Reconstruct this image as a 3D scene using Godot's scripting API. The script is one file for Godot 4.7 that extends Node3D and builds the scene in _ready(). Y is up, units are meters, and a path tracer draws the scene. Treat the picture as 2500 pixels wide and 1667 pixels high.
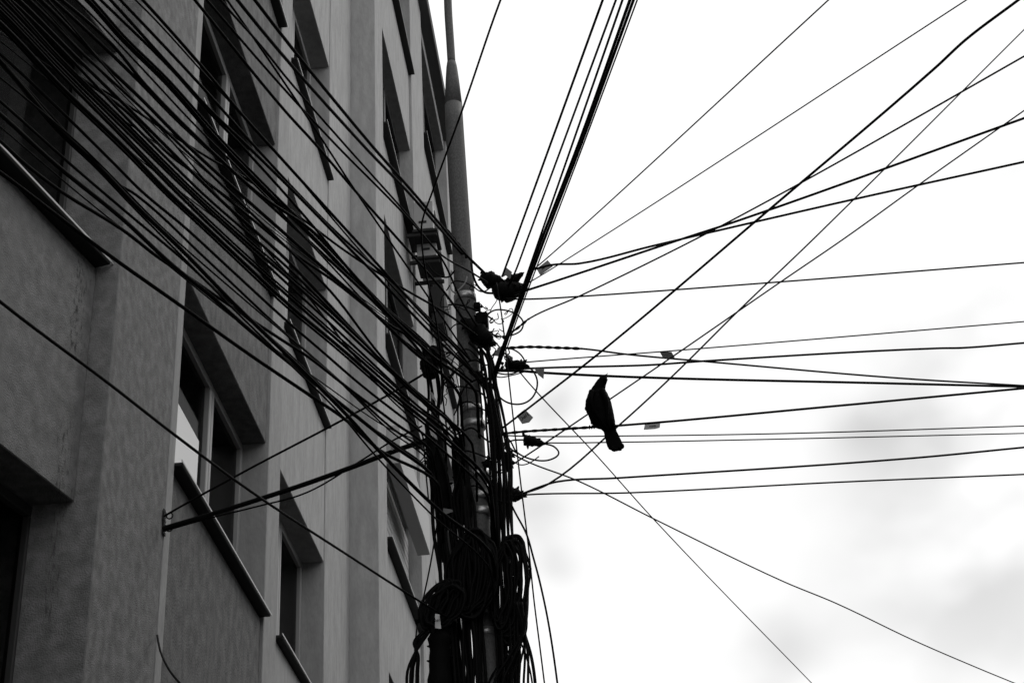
extends Node3D
# A street corner looked at from the pavement, in black and white: a plastered block of flats, a steel pole
# carrying a tangle of cables, and a black bird on one of the wires. Metres, y up, the facade runs along -z.

var M := {}
var used := {}
var rng := RandomNumberGenerator.new()


func _ready() -> void:
	rng.seed = 41
	make_camera()
	make_light()
	make_materials()
	make_ground()
	make_building()
	make_shade_houses()
	make_pole()
	make_air_conditioners()
	make_cables()
	make_anchors()
	make_coils()
	make_closures()
	make_tags()
	make_bird()


func make_camera() -> void:
	var cam := Camera3D.new()
	cam.name = "camera"
	add_child(cam)
	var right := Vector3(0.995106, -0.048861, -0.085882)
	var up := Vector3(0.085956, 0.856741, 0.508534)
	var ahead := Vector3(-0.048731, 0.513427, -0.856748)
	cam.transform = Transform3D(Basis(right, up, -ahead), Vector3(0, 1.6, 0))
	cam.fov = 23.58
	cam.near = 0.05
	cam.far = 600.0
	cam.current = true


func make_light() -> void:
	var env := Environment.new()
	env.background_mode = Environment.BG_SKY
	env.tonemap_mode = Environment.TONE_MAPPER_LINEAR
	env.tonemap_exposure = 1.0
	env.sdfgi_enabled = true
	env.ssao_enabled = true
	env.ssil_enabled = true
	var sky := Sky.new()
	var pan := PanoramaSkyMaterial.new()
	pan.panorama = ImageTexture.create_from_image(cloud_image())
	sky.sky_material = pan
	env.sky = sky
	var we := WorldEnvironment.new()
	we.name = "world_environment"
	we.environment = env
	add_child(we)
	var sun := DirectionalLight3D.new()
	sun.name = "sun"
	sun.light_energy = 0.16
	sun.light_angular_distance = 14.0
	sun.light_color = Color(1.0, 0.99, 0.97)
	sun.shadow_enabled = true
	add_child(sun)
	sun.look_at_from_position(Vector3(9, 14, -6), Vector3.ZERO)


func cloud_image() -> Image:
	# a bright overcast with thin greyer cloud, all the way round
	var w := 1536
	var h := 768
	var img := Image.create(w, h, false, Image.FORMAT_RGBF)
	var broad := FastNoiseLite.new()
	broad.seed = 5
	broad.frequency = 1.6
	broad.fractal_octaves = 5
	var soft := FastNoiseLite.new()
	soft.seed = 19
	soft.frequency = 6.5
	soft.fractal_octaves = 6
	for j in h:
		var th := (j + 0.5) / h * PI
		for i in w:
			var ph := (i + 0.5) / w * TAU
			var d := Vector3(sin(ph) * sin(th), cos(th), -cos(ph) * sin(th))
			var n := broad.get_noise_3dv(d * Vector3(1, 1.8, 1))
			var m := soft.get_noise_3dv(d * Vector3(1, 1.6, 1))
			var grey := 0.0
			for c: Array in CLOUDS:
				var e: float = (d - Vector3(c[0], c[1], c[2])).length() / c[3]
				grey += c[4] * exp(-e * e)
			grey *= clampf(0.85 + m * 2.4 + n * 0.8, 0.0, 1.7)
			grey += clampf((n - 0.16) * 0.7, 0.0, 0.2) * clampf(0.5 + m, 0.0, 1.0)
			var v := 1.07 - grey
			img.set_pixel(i, j, Color(v, v, v))
	return img


func grey(v: float) -> Color:
	return Color(v, v, v).linear_to_srgb()


func noise_tex(sd: int, freq: float, lo: float, hi: float, oct := 4, size := 1024) -> NoiseTexture2D:
	var n := FastNoiseLite.new()
	n.seed = sd
	n.frequency = freq
	n.fractal_octaves = oct
	n.fractal_gain = 0.64
	var t := NoiseTexture2D.new()
	t.width = size
	t.height = size
	t.seamless = true
	t.noise = n
	var g := Gradient.new()
	g.offsets = PackedFloat32Array([0.15, 0.85])
	g.colors = PackedColorArray([grey(lo), grey(hi)])
	t.color_ramp = g
	return t


func bump_tex(sd: int, freq: float, strength: float, size := 1024) -> NoiseTexture2D:
	var n := FastNoiseLite.new()
	n.seed = sd
	n.frequency = freq
	n.fractal_octaves = 3
	var t := NoiseTexture2D.new()
	t.width = size
	t.height = size
	t.seamless = true
	t.as_normal_map = true
	t.bump_strength = strength
	t.noise = n
	return t


func plain(v: float, rough := 0.8, spec := 0.3) -> StandardMaterial3D:
	var m := StandardMaterial3D.new()
	m.albedo_color = grey(v)
	m.roughness = rough
	m.metallic_specular = spec
	return m


func plaster(v: float, sd: int, scale: Vector3, spread: float, bump: float, bfreq: float) -> StandardMaterial3D:
	var m := StandardMaterial3D.new()
	m.albedo_texture = noise_tex(sd, 0.02, v * (1.0 - spread), v * (1.0 + spread), 6)
	m.uv1_triplanar = true
	m.uv1_world_triplanar = true
	m.uv1_scale = scale
	m.roughness = 0.95
	m.metallic_specular = 0.15
	m.normal_enabled = true
	m.normal_texture = bump_tex(sd + 3, bfreq, bump)
	return m


func stain_material() -> StandardMaterial3D:
	# ragged dark specks, thickest along a vertical run
	var img := Image.create(128, 512, false, Image.FORMAT_RGBA8)
	var n := FastNoiseLite.new()
	n.seed = 77
	n.frequency = 0.05
	n.fractal_octaves = 5
	for y in 512:
		for x in 128:
			var run := 1.0 - absf(x - 64.0 + 10.0 * n.get_noise_2d(3.0, y * 0.4)) / 60.0
			var v := n.get_noise_2d(x * 1.6, y * 0.45) + run * 0.5 - 0.5
			var ends := minf(y, 511 - y) / 60.0
			img.set_pixel(x, y, Color(0.1, 0.1, 0.1, clampf(v * 1.1, 0.0, 0.4) * clampf(ends, 0.0, 1.0)))
	var m := StandardMaterial3D.new()
	m.albedo_texture = ImageTexture.create_from_image(img)
	m.transparency = BaseMaterial3D.TRANSPARENCY_ALPHA
	m.roughness = 1.0
	m.metallic_specular = 0.0
	return m


func make_materials() -> void:
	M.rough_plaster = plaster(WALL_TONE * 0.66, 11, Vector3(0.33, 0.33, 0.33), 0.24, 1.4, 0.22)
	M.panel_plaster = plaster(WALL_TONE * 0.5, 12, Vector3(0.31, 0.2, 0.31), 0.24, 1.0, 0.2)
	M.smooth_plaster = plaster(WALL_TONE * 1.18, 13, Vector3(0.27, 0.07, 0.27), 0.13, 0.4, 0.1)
	M.trim_plaster = plaster(WALL_TONE * 1.06, 14, Vector3(0.29, 0.09, 0.29), 0.1, 0.4, 0.1)
	M.sill = plain(0.03, 0.6, 0.2)  # near-black: the shade of the underside is put into the sill colour
	M.sill_lip = plain(0.45, 0.4, 0.5)  # paler than the sill: sky light on the front edge, put into colour
	M.frame = plain(0.36, 0.5, 0.3)
	M.dark_frame = plain(0.06, 0.5, 0.3)
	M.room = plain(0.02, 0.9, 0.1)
	M.white_board = plain(0.9, 0.6, 0.3)
	var glass := StandardMaterial3D.new()
	glass.transparency = BaseMaterial3D.TRANSPARENCY_ALPHA
	glass.albedo_color = Color(0.01, 0.01, 0.01, 0.45)
	glass.roughness = 0.04
	glass.metallic_specular = 0.08
	M.glass = glass
	M.shutter = plain(0.42, 0.6, 0.3)
	M.house = plaster(0.2, 61, Vector3(0.5, 0.4, 0.5), 0.12, 2.0, 0.1)
	M.cornice = plain(0.1, 0.8, 0.2)
	M.rubber = plain(0.006, 0.55, 0.16)
	M.pale = plain(0.3, 0.6, 0.3)
	M.black_case = plain(0.006, 0.6, 0.12)
	M.feathers = plain(0.004, 0.6, 0.08)
	M.galvanised = plain(0.4, 0.35, 0.5)
	M.galvanised.metallic = 0.7
	var steel := plain(0.2, 0.6, 0.3)
	steel.albedo_texture = noise_tex(31, 0.03, 0.07, 0.15, 6)
	steel.albedo_color = Color.WHITE
	steel.uv1_triplanar = true
	steel.uv1_world_triplanar = true
	steel.uv1_scale = Vector3(2.2, 1.1, 2.2)
	M.steel = steel
	M.ac_case = plain(0.34, 0.5, 0.3)
	M.ac_dark = plain(0.03, 0.7, 0.2)
	var asph := plaster(0.05, 51, Vector3(0.5, 0.5, 0.5), 0.3, 10.0, 0.2)
	M.asphalt = asph
	M.pavement = plaster(0.07, 52, Vector3(0.5, 0.5, 0.5), 0.2, 8.0, 0.15)
	M.stain = stain_material()
	M.ink = plain(0.01, 0.8, 0.1)


# ---------------------------------------------------------------- helpers

func numbered(called: String) -> String:
	if not used.has(called):
		used[called] = 0
		return called
	used[called] += 1
	return "%s_%03d" % [called, used[called]]


func thing(called: String, label: String, category: String, at := Vector3.ZERO, group := "") -> Node3D:
	var o := Node3D.new()
	o.name = numbered(called)
	add_child(o)
	o.position = at
	tag_meta(o, label, category, group)
	return o


func tag_meta(o: Node, label: String, category: String, group := "") -> void:
	o.set_meta("label", label)
	o.set_meta("category", category)
	if group != "":
		o.set_meta("group", group)


func put(called: String, mesh: Mesh, mat: Material, parent: Node, xf := Transform3D.IDENTITY) -> MeshInstance3D:
	var o := MeshInstance3D.new()
	o.name = numbered(called) if parent == self else called
	o.mesh = mesh
	o.material_override = mat
	o.transform = xf
	parent.add_child(o, true)
	return o


func slab(called: String, parent: Node, mat: Material, lo: Vector3, hi: Vector3, xf := Transform3D.IDENTITY) -> MeshInstance3D:
	return put(called, chamfered(hi - lo, 0.006), mat, parent, xf * Transform3D(Basis.IDENTITY, (lo + hi) / 2.0))


func chamfered(size: Vector3, c: float) -> ArrayMesh:
	# a box with narrow bevels along all its edges
	c = minf(c, minf(size.x, minf(size.y, size.z)) * 0.25)
	var h := size / 2.0
	var k := h - Vector3(c, c, c)
	var st := SurfaceTool.new()
	st.begin(Mesh.PRIMITIVE_TRIANGLES)
	st.set_smooth_group(-1)
	for ax in 3:
		for sg: float in [-1.0, 1.0]:
			var a := (ax + 1) % 3
			var b := (ax + 2) % 3
			var q: Array[Vector3] = []
			for s: Array in [[-1, -1], [1, -1], [1, 1], [-1, 1]]:
				var v := Vector3.ZERO
				v[ax] = sg * h[ax]
				v[a] = s[0] * k[a]
				v[b] = s[1] * k[b]
				q.append(v)
			quad(st, q[0], q[1], q[2], q[3])
	for ax in 3:
		var a := (ax + 1) % 3
		var b := (ax + 2) % 3
		for s: Array in [[-1, -1], [1, -1], [1, 1], [-1, 1]]:
			var v0 := Vector3.ZERO
			var v1 := Vector3.ZERO
			v0[a] = s[0] * h[a]
			v0[b] = s[1] * k[b]
			v1[a] = s[0] * k[a]
			v1[b] = s[1] * h[b]
			var q0 := v0
			var q1 := v1
			q0[ax] = -k[ax]
			q1[ax] = -k[ax]
			v0[ax] = k[ax]
			v1[ax] = k[ax]
			quad(st, q0, v0, v1, q1)
	for sx: float in [-1.0, 1.0]:
		for sy: float in [-1.0, 1.0]:
			for sz: float in [-1.0, 1.0]:
				tri(st, Vector3(sx * h.x, sy * k.y, sz * k.z), Vector3(sx * k.x, sy * h.y, sz * k.z), Vector3(sx * k.x, sy * k.y, sz * h.z))
	st.generate_normals()
	return st.commit()


func tri(st: SurfaceTool, a: Vector3, b: Vector3, c: Vector3) -> void:
	# clockwise seen from outside a shape round the origin
	if (b - a).cross(c - a).dot(a + b + c) > 0.0:
		st.add_vertex(a)
		st.add_vertex(c)
		st.add_vertex(b)
	else:
		st.add_vertex(a)
		st.add_vertex(b)
		st.add_vertex(c)


func quad(st: SurfaceTool, a: Vector3, b: Vector3, c: Vector3, d: Vector3) -> void:
	tri(st, a, b, c)
	tri(st, a, c, d)


func points(flat: Array) -> PackedVector3Array:
	var p := PackedVector3Array()
	for i in range(0, flat.size(), 3):
		p.append(Vector3(flat[i], flat[i + 1], flat[i + 2]))
	return p


func smooth(p: PackedVector3Array, steps: int, closed := false) -> PackedVector3Array:
	# a curve through all the points (centripetal enough for these spacings)
	var out := PackedVector3Array()
	var n := p.size()
	var last := n if closed else n - 1
	for i in last:
		var a := p[(i - 1 + n) % n] if closed or i > 0 else p[0] * 2.0 - p[1]
		var b := p[i]
		var c := p[(i + 1) % n]
		var d := p[(i + 2) % n] if closed or i + 2 < n else p[n - 1] * 2.0 - p[n - 2]
		var len := maxf(b.distance_to(c), 0.0001)
		var m1 := ((c - b) / len * 1.0 + (b - a) / maxf(a.distance_to(b), 0.0001)).normalized() * len
		var m2 := ((d - c) / maxf(c.distance_to(d), 0.0001) + (c - b) / len).normalized() * len
		for k in steps:
			var t := float(k) / steps
			var t2 := t * t
			var t3 := t2 * t
			out.append(b * (2 * t3 - 3 * t2 + 1) + m1 * (t3 - 2 * t2 + t) + c * (-2 * t3 + 3 * t2) + m2 * (t3 - t2))
	if not closed:
		out.append(p[n - 1])
	return out


func add_tube(st: SurfaceTool, p: PackedVector3Array, radii: PackedFloat32Array, sides := 7, closed := false) -> void:
	var n := p.size()
	var rings: Array[PackedVector3Array] = []
	var side := Vector3.ZERO
	for i in n:
		var a := p[(i - 1 + n) % n] if closed else p[maxi(i - 1, 0)]
		var b := p[(i + 1) % n] if closed else p[mini(i + 1, n - 1)]
		var dir := (b - a).normalized()
		if i == 0:
			side = dir.cross(Vector3.UP if absf(dir.y) < 0.9 else Vector3.RIGHT).normalized()
		else:
			side = (side - dir * side.dot(dir)).normalized()
		var up := side.cross(dir)
		var r := radii[i] if radii.size() > 1 else radii[0]
		var ring := PackedVector3Array()
		for k in sides:
			var an := TAU * k / sides
			ring.append(p[i] + (side * cos(an) + up * sin(an)) * r)
		rings.append(ring)
	var total := n if closed else n - 1
	for i in total:
		var r0 := rings[i]
		var r1 := rings[(i + 1) % n]
		for k in sides:
			var k1 := (k + 1) % sides
			st.add_vertex(r0[k])
			st.add_vertex(r1[k])
			st.add_vertex(r1[k1])
			st.add_vertex(r0[k])
			st.add_vertex(r1[k1])
			st.add_vertex(r0[k1])
	if not closed:
		for k in sides:
			var k1 := (k + 1) % sides
			st.add_vertex(p[0])
			st.add_vertex(rings[0][k])
			st.add_vertex(rings[0][k1])
			st.add_vertex(p[n - 1])
			st.add_vertex(rings[n - 1][k1])
			st.add_vertex(rings[n - 1][k])


func tube(p: PackedVector3Array, radii: PackedFloat32Array, sides := 7, closed := false) -> ArrayMesh:
	var st := SurfaceTool.new()
	st.begin(Mesh.PRIMITIVE_TRIANGLES)
	st.set_smooth_group(0)
	add_tube(st, p, radii, sides, closed)
	st.generate_normals()
	return st.commit()


# ---------------------------------------------------------------- setting

func make_ground() -> void:
	var road := slab("road", self, M.asphalt, Vector3(-120, -0.3, -160), Vector3(120, 0, 120))
	road.set_meta("kind", "structure")
	var pave := slab("pavement", self, M.pavement, Vector3(-2.7, 0.004, -40), Vector3(-0.1, 0.13, 30))
	pave.set_meta("kind", "structure")


const U := 3.0   # metres per unit of the facade's levels below


func lev(h: float) -> float:
	return 1.6 + h * U


func window(parent: Node, plane: float, z0: float, z1: float, y0: float, y1: float, xf := Transform3D.IDENTITY, mullion := 0.5, frame_mat: Material = null) -> Node3D:
	# z0 is the near side; plane is the glass plane; frames stand 3 cm in front of it
	var w := Node3D.new()
	w.name = "window"
	parent.add_child(w, true)
	var fm: Material = frame_mat if frame_mat else M.frame
	var fw := 0.07
	var a := minf(z0, z1)
	var b := maxf(z0, z1)
	slab("frame", w, fm, Vector3(plane - 0.03, y1 - fw, a), Vector3(plane + 0.04, y1, b), xf)
	slab("frame", w, fm, Vector3(plane - 0.03, y0, a), Vector3(plane + 0.04, y0 + fw, b), xf)
	slab("frame", w, fm, Vector3(plane - 0.03, y0 + fw, a), Vector3(plane + 0.04, y1 - fw, a + fw), xf)
	slab("frame", w, fm, Vector3(plane - 0.03, y0 + fw, b - fw), Vector3(plane + 0.04, y1 - fw, b), xf)
	var mid := lerpf(z0, z1, mullion)
	slab("mullion", w, fm, Vector3(plane - 0.03, y0 + fw, mid - 0.07), Vector3(plane + 0.045, y1 - fw, mid - 0.008), xf)
	slab("mullion", w, fm, Vector3(plane - 0.03, y0 + fw, mid + 0.008), Vector3(plane + 0.045, y1 - fw, mid + 0.07), xf)
	slab("pane", w, M.glass, Vector3(plane - 0.006, y0 + fw, a + fw), Vector3(plane, y1 - fw, mid - 0.07), xf)
	slab("pane", w, M.glass, Vector3(plane - 0.006, y0 + fw, mid + 0.07), Vector3(plane, y1 - fw, b - fw), xf)
	return w


func sill(parent: Node, plane: float, z0: float, z1: float, y: float, glass: float, xf := Transform3D.IDENTITY, out := 0.125) -> void:
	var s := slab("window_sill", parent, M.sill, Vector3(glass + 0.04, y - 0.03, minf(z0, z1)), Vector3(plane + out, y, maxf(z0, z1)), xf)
	var lip := put("lip", chamfered(Vector3(0.005, 0.017, absf(z1 - z0) + 0.07), 0.0015), M.sill_lip, s)
	lip.position = Vector3((plane + out - glass - 0.04) / 2.0 + 0.003, 0.01, 0)


func bay(parent: Node, plane: float, recess: float, glass: float, z0: float, z1: float, rows: Array, top: float, mat: Material, xf := Transform3D.IDENTITY, fmat: Material = null, mullion := 0.5, out := 0.06) -> void:
	# rows: [sill level, soffit level] from the ground up; spandrel panels fill what lies between the openings
	var below := 0.0
	var front := plane - recess
	var a := minf(z0, z1) + 0.002
	var b := maxf(z0, z1) - 0.002
	for r: Array in rows:
		var ys: float = r[0]
		var yo: float = r[1]
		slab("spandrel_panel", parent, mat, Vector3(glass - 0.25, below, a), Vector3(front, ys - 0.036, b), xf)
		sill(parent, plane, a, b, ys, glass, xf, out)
		window(parent, glass, z0, z1, ys, yo - 0.004, xf, mullion, fmat)
		below = yo
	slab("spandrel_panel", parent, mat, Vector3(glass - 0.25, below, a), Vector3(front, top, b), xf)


func make_building() -> void:
	var o := thing("apartment_building", "grey plastered apartment block with deep-set windows filling the left of the photo", "building")
	var roof := lev(7.0)
	# block one: facade plane x = -3
	var p1 := -1.0 * U
	var g1 := -1.093 * U
	var zw0 := -2.866 * U
	slab("pilaster", o, M.rough_plaster, Vector3(-3.9, 0, -3.31 * U), Vector3(p1, roof, zw0))
	slab("pilaster_edge", o, M.trim_plaster, Vector3(-3.9, 0, -3.36 * U), Vector3(p1 + 0.004, roof, -3.312 * U))
	var rows := []
	for h: Array in [[0.6, 1.2], [1.765, 2.315], [2.85, 3.45], [3.98, 4.565], [5.08, 5.70], [6.2, 6.8]]:
		rows.append([lev(h[0]), lev(h[1])])
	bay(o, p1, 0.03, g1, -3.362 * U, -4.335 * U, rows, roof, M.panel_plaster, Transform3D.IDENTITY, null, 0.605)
	slab("pier", o, M.trim_plaster, Vector3(-3.9, 0, -4.50 * U), Vector3(p1, roof, -4.336 * U))
	bay(o, p1, 0.012, g1, -4.502 * U, -5.25 * U, rows, roof, M.smooth_plaster, Transform3D.IDENTITY, null, 0.5)
	slab("pier", o, M.smooth_plaster, Vector3(-3.9, 0, -5.752 * U), Vector3(p1, roof, -5.252 * U))
	# block two stands forward of the expansion joint
	var p2 := -0.887 * U
	var g2 := p2 - 0.26
	slab("pier", o, M.smooth_plaster, Vector3(-3.9, 0, -5.99 * U), Vector3(p2, roof, -5.76 * U))
	var rows_d := []
	for h: Array in [[0.6, 1.2], [1.6, 2.2], [2.73, 3.27], [3.69, 4.39], [4.85, 5.52], [6.06, 6.88]]:
		rows_d.append([lev(h[0]), lev(h[1])])
	bay(o, p2, 0.045, g2, -5.992 * U, -7.09 * U, rows_d, roof, M.smooth_plaster, Transform3D.IDENTITY, M.dark_frame)
	slab("pier", o, M.smooth_plaster, Vector3(-3.9, 0, -7.62 * U), Vector3(p2, roof, -7.092 * U))
	var rows_e := []
	for h: Array in [[0.6, 1.2], [1.6, 2.2], [2.73, 3.27], [3.7, 4.4], [4.9, 5.6], [6.06, 6.92]]:
		rows_e.append([lev(h[0]), lev(h[1])])
	bay(o, p2, 0.045, g2, -7.622 * U, -8.92 * U, rows_e, roof, M.smooth_plaster, Transform3D.IDENTITY, M.dark_frame)
	slab("pier", o, M.smooth_plaster, Vector3(-3.9, 0, -9.25 * U), Vector3(p2, roof, -8.922 * U))
	slab("end_wall", o, M.smooth_plaster, Vector3(-14, 0, -9.25 * U), Vector3(-3.902, roof, -9.15 * U))
	slab("cornice", o, M.cornice, Vector3(-3.9, roof, -9.3 * U), Vector3(p2 + 0.16, roof + 0.25, -5.7 * U))
	slab("cornice", o, M.cornice, Vector3(-3.9, roof + 0.003, -5.7 * U + 0.002), Vector3(p1 + 0.16, roof + 0.25, zw0))
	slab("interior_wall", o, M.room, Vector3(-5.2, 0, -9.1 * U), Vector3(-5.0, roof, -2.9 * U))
	# the wing nearer the camera turns away by twelve degrees and is set back behind the wide pilaster
	var an := deg_to_rad(12.0)
	var n := Vector3(cos(an), 0, sin(an))
	var back := Vector3(-sin(an), 0, cos(an))
	var xf := Transform3D(Basis(n, Vector3.UP, back), Vector3(-1.05 * U, 0, zw0 + 0.004))
	var rows_a := []
	for h: Array in [[0.86, 1.435], [2.0, 2.6], [3.15, 3.73], [4.3, 4.9]]:
		rows_a.append([lev(h[0]), lev(h[1])])
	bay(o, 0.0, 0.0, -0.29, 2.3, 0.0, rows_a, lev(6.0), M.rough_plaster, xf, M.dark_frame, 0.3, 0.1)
	for r: Array in rows_a:
		slab("frame_edge", o, M.frame, Vector3(-0.285, r[0] + 0.002, 0.003), Vector3(-0.24, r[1] - 0.01, 0.03), xf)
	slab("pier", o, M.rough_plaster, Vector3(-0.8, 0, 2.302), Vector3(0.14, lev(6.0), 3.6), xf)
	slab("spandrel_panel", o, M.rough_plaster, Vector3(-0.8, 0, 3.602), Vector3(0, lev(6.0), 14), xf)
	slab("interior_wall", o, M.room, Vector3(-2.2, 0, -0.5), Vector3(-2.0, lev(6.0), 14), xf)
	# dirt that has run down the inner corner beside the wide pilaster
	for d: Array in [[2.06, 0.34, 0.05], [1.62, 0.5, 0.03]]:
		var q := QuadMesh.new()
		q.size = Vector2(0.34, d[1] * U)
		put("stain", q, M.stain, o, xf * Transform3D(Basis(Vector3.UP, PI / 2.0), Vector3(0.003, lev(d[0] - d[1] / 2.0), 0.13 + d[2])))
	# a white board stands behind the lower part of one near window
	slab("white_board", o, M.white_board, Vector3(g1 + 0.012, lev(1.765) + 0.08, -3.87 * U), Vector3(g1 + 0.02, lev(2.09), -3.40 * U))
	# roller shutter and its case on a far window
	for k in 11:
		var y := lev(2.73) + 0.08 + k * 0.12
		slab("shutter_slat", o, M.shutter, Vector3(g2 + 0.05, y, -7.08 * U), Vector3(g2 + 0.075, y + 0.105, -6.01 * U))
	slab("shutter_case", o, M.shutter, Vector3(p2 - 0.02, lev(3.07), -6.98 * U), Vector3(p2 + 0.16, lev(3.25), -6.02 * U))


func make_shade_houses() -> void:
	# unseen houses added across the street to keep the sky off the lower walls
	var spots := [[-22.0, -13.7, 11.0, "plain unseen house added across the street for shade, farthest of the row"], [-13.5, -4.2, 11.8, "plain unseen house added across the street for shade, level with the pole"], [-4.0, 6.5, 12.0, "plain unseen house added across the street for shade, beside the camera"], [6.7, 20.0, 11.0, "plain unseen house added across the street for shade, behind the camera"]]
	for s: Array in spots:
		var o := thing("house", s[3], "house", Vector3(7.2 if s[0] > -20.0 else 9.3, 0, s[0]), "unseen houses added across the street")
		var len: float = s[1] - s[0]
		var hh: float = s[2]
		slab("wall", o, M.house, Vector3(0, 0, 0), Vector3(9, hh - 0.5, len))
		slab("roof", o, M.cornice, Vector3(-0.35, hh - 0.498, -0.1), Vector3(9.3, hh, len + 0.1))
		for fl in 3:
			for k in 4:
				var z := len * (k + 0.5) / 4.0
				var w := slab("window", o, M.dark_frame, Vector3(-0.03, 1.0 + fl * 2.9, z - 0.55), Vector3(-0.002, 2.5 + fl * 2.9, z + 0.55))
				put("pane", chamfered(Vector3(0.01, 1.36, 0.96), 0.002), M.room, w, Transform3D(Basis.IDENTITY, Vector3(-0.02, 0, 0)))


func make_pole() -> void:
	var o := thing("utility_pole", "tall mottled steel pole with a narrower tube on top, tangled in cables", "pole", Vector3(POLE_LOW.x, 0, POLE_LOW.z))
	var off := -o.position
	var slope := (POLE_TOP - POLE_LOW) / (POLE_TOP.y - POLE_LOW.y)
	var foot := POLE_LOW - slope * POLE_LOW.y
	var p := PackedVector3Array([foot + off, POLE_LOW + off, POLE_TOP + off, POLE_NECK.lerp(POLE_TOP, 0.6) + off])
	put("shaft", tube(p, PackedFloat32Array([0.078, 0.069, 0.0625, 0.0615]), 28), M.steel, o)
	var q := PackedVector3Array([POLE_NECK.lerp(POLE_TOP, 0.61) + off, POLE_NECK + off, POLE_NECK_TOP.lerp(POLE_NECK, 0.3) + off, POLE_NECK_TOP + off])
	put("collar", tube(q, PackedFloat32Array([0.0615, 0.047, 0.038, 0.031]), 28), M.steel, o)
	var top2 := TUBE_TOP + (TUBE_TOP - TUBE_MID) * 1.2 + Vector3(0.03, 0, 0)
	var t := smooth(PackedVector3Array([POLE_NECK_TOP + off, TUBE_MID + off, TUBE_TOP + off, top2 + off, top2 + off + Vector3(0.25, 0.7, 0.1)]), 6)
	put("lamp_tube", tube(t, PackedFloat32Array([0.0285]), 24), M.steel, o)
	for c: Vector3 in CLAMPS:
		var ring := PackedVector3Array([c + off - slope * 0.022, c + off + slope * 0.022])
		put("clamp_band", tube(ring, PackedFloat32Array([0.0725]), 28), M.galvanised, o)
	# a small earthing pipe down the front
	var pipe := PackedVector3Array([foot + off + Vector3(-0.03, 0, 0.09), POLE_LOW + off + Vector3(-0.03, 0, 0.085), POLE_LOW + off + slope * 0.5 + Vector3(-0.03, 0, 0.08)])
	put("conduit", tube(pipe, PackedFloat32Array([0.012]), 10), M.steel, o)


func make_air_conditioners() -> void:
	var x := -0.887 * U
	for a: Array in AIR:
		var o := thing("air_conditioner", a[0], "air conditioner", Vector3(x, a[1], a[2]), "air conditioners on the far wall")
		slab("case", o, M.ac_case, Vector3(0.12, 0, -0.36), Vector3(0.42, 0.5, 0.36))
		slab("fan_grille", o, M.ac_dark, Vector3(0.421, 0.05, -0.28), Vector3(0.43, 0.45, 0.18))
		slab("base_strip", o, M.ac_dark, Vector3(0.2, 0.1, 0.361), Vector3(0.32, 0.14, 0.37))
		for s: float in [-0.28, 0.3]:
			slab("bracket", o, M.ac_dark, Vector3(0.0, -0.1, s - 0.025), Vector3(0.46, -0.046, s + 0.025))
		slab("drain_tray", o, M.ac_dark, Vector3(0.1, -0.045, -0.2), Vector3(0.48, -0.004, 0.36))
	var m := thing("meter_box", "dark rounded box fixed to the far wall beside the pole", "box", Vector3(x, BOX[0], BOX[1]))
	slab("case", m, M.ac_dark, Vector3(0, 0, -0.3), Vector3(0.2, 0.75, 0.3))
	slab("lid", m, M.ac_dark, Vector3(0.202, 0.04, -0.27), Vector3(0.22, 0.71, 0.27))


func make_cables() -> void:
	for c: Array in CABLES:
		var pts := points(c[7])
		var closed: bool = c[6] == 1
		var mesh := tube(smooth(pts, 7, closed), PackedFloat32Array([c[4] * 0.001]), 7, closed)
		var o := put(c[0], mesh, M[c[5]], self)
		tag_meta(o, c[1], c[2], c[3])
	for g: Array in GRIPS:
		var base := smooth(points(g[2]), 24)
		var st := SurfaceTool.new()
		st.begin(Mesh.PRIMITIVE_TRIANGLES)
		st.set_smooth_group(0)
		var r: float = g[1] * 0.001
		for s in 2:
			var p := PackedVector3Array()
			var run := 0.0
			for i in base.size():
				var d := (base[mini(i + 1, base.size() - 1)] - base[maxi(i - 1, 0)]).normalized()
				var u := d.cross(Vector3.UP).normalized()
				var v := u.cross(d)
				if i > 0:
					run += base[i].distance_to(base[i - 1])
				var an := run * 52.0 + s * PI
				p.append(base[i] + (u * cos(an) + v * sin(an)) * r * 0.9)
			add_tube(st, p, PackedFloat32Array([r * 0.8]), 6)
		st.generate_normals()
		var o := put("twisted_grip", st.commit(), M.rubber, self)
		tag_meta(o, g[0], "cable grip", "twisted wire grips")


func make_anchors() -> void:
	var said := ["small steel anchor hook holding the upper cable on the wide pilaster", "steel anchor bracket holding the thick and thin cables on the wide pilaster"]
	for i in ANCHORS.size():
		var o := thing("wall_anchor", said[i], "anchor", ANCHORS[i], "cable anchors on the pilaster")
		slab("plate", o, M.ac_dark, Vector3(-0.004, -0.045, -0.03), Vector3(0.004, 0.045, 0.03))
		var eye := PackedVector3Array()
		for k in 12:
			eye.append(Vector3(0.035 + 0.022 * cos(TAU * k / 12), 0.022 * sin(TAU * k / 12), 0))
		put("eye_bolt", tube(eye, PackedFloat32Array([0.005]), 6, true), M.ac_dark, o)
		for b: float in [-0.03, 0.03]:
			put("bolt", tube(PackedVector3Array([Vector3(0.004, b, 0), Vector3(0.012, b, 0)]), PackedFloat32Array([0.006]), 8), M.galvanised, o)


func make_coils() -> void:
	for c: Array in COILS:
		var o := thing(c[0], c[1], "cable coil", Vector3.ZERO, "coils of slack cable on the pole")
		for l: Array in c[2]:
			put("loop", tube(smooth(points(l), 3, true), PackedFloat32Array([rng.randf_range(0.007, 0.0105)]), 6, true), M.rubber, o)


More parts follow.
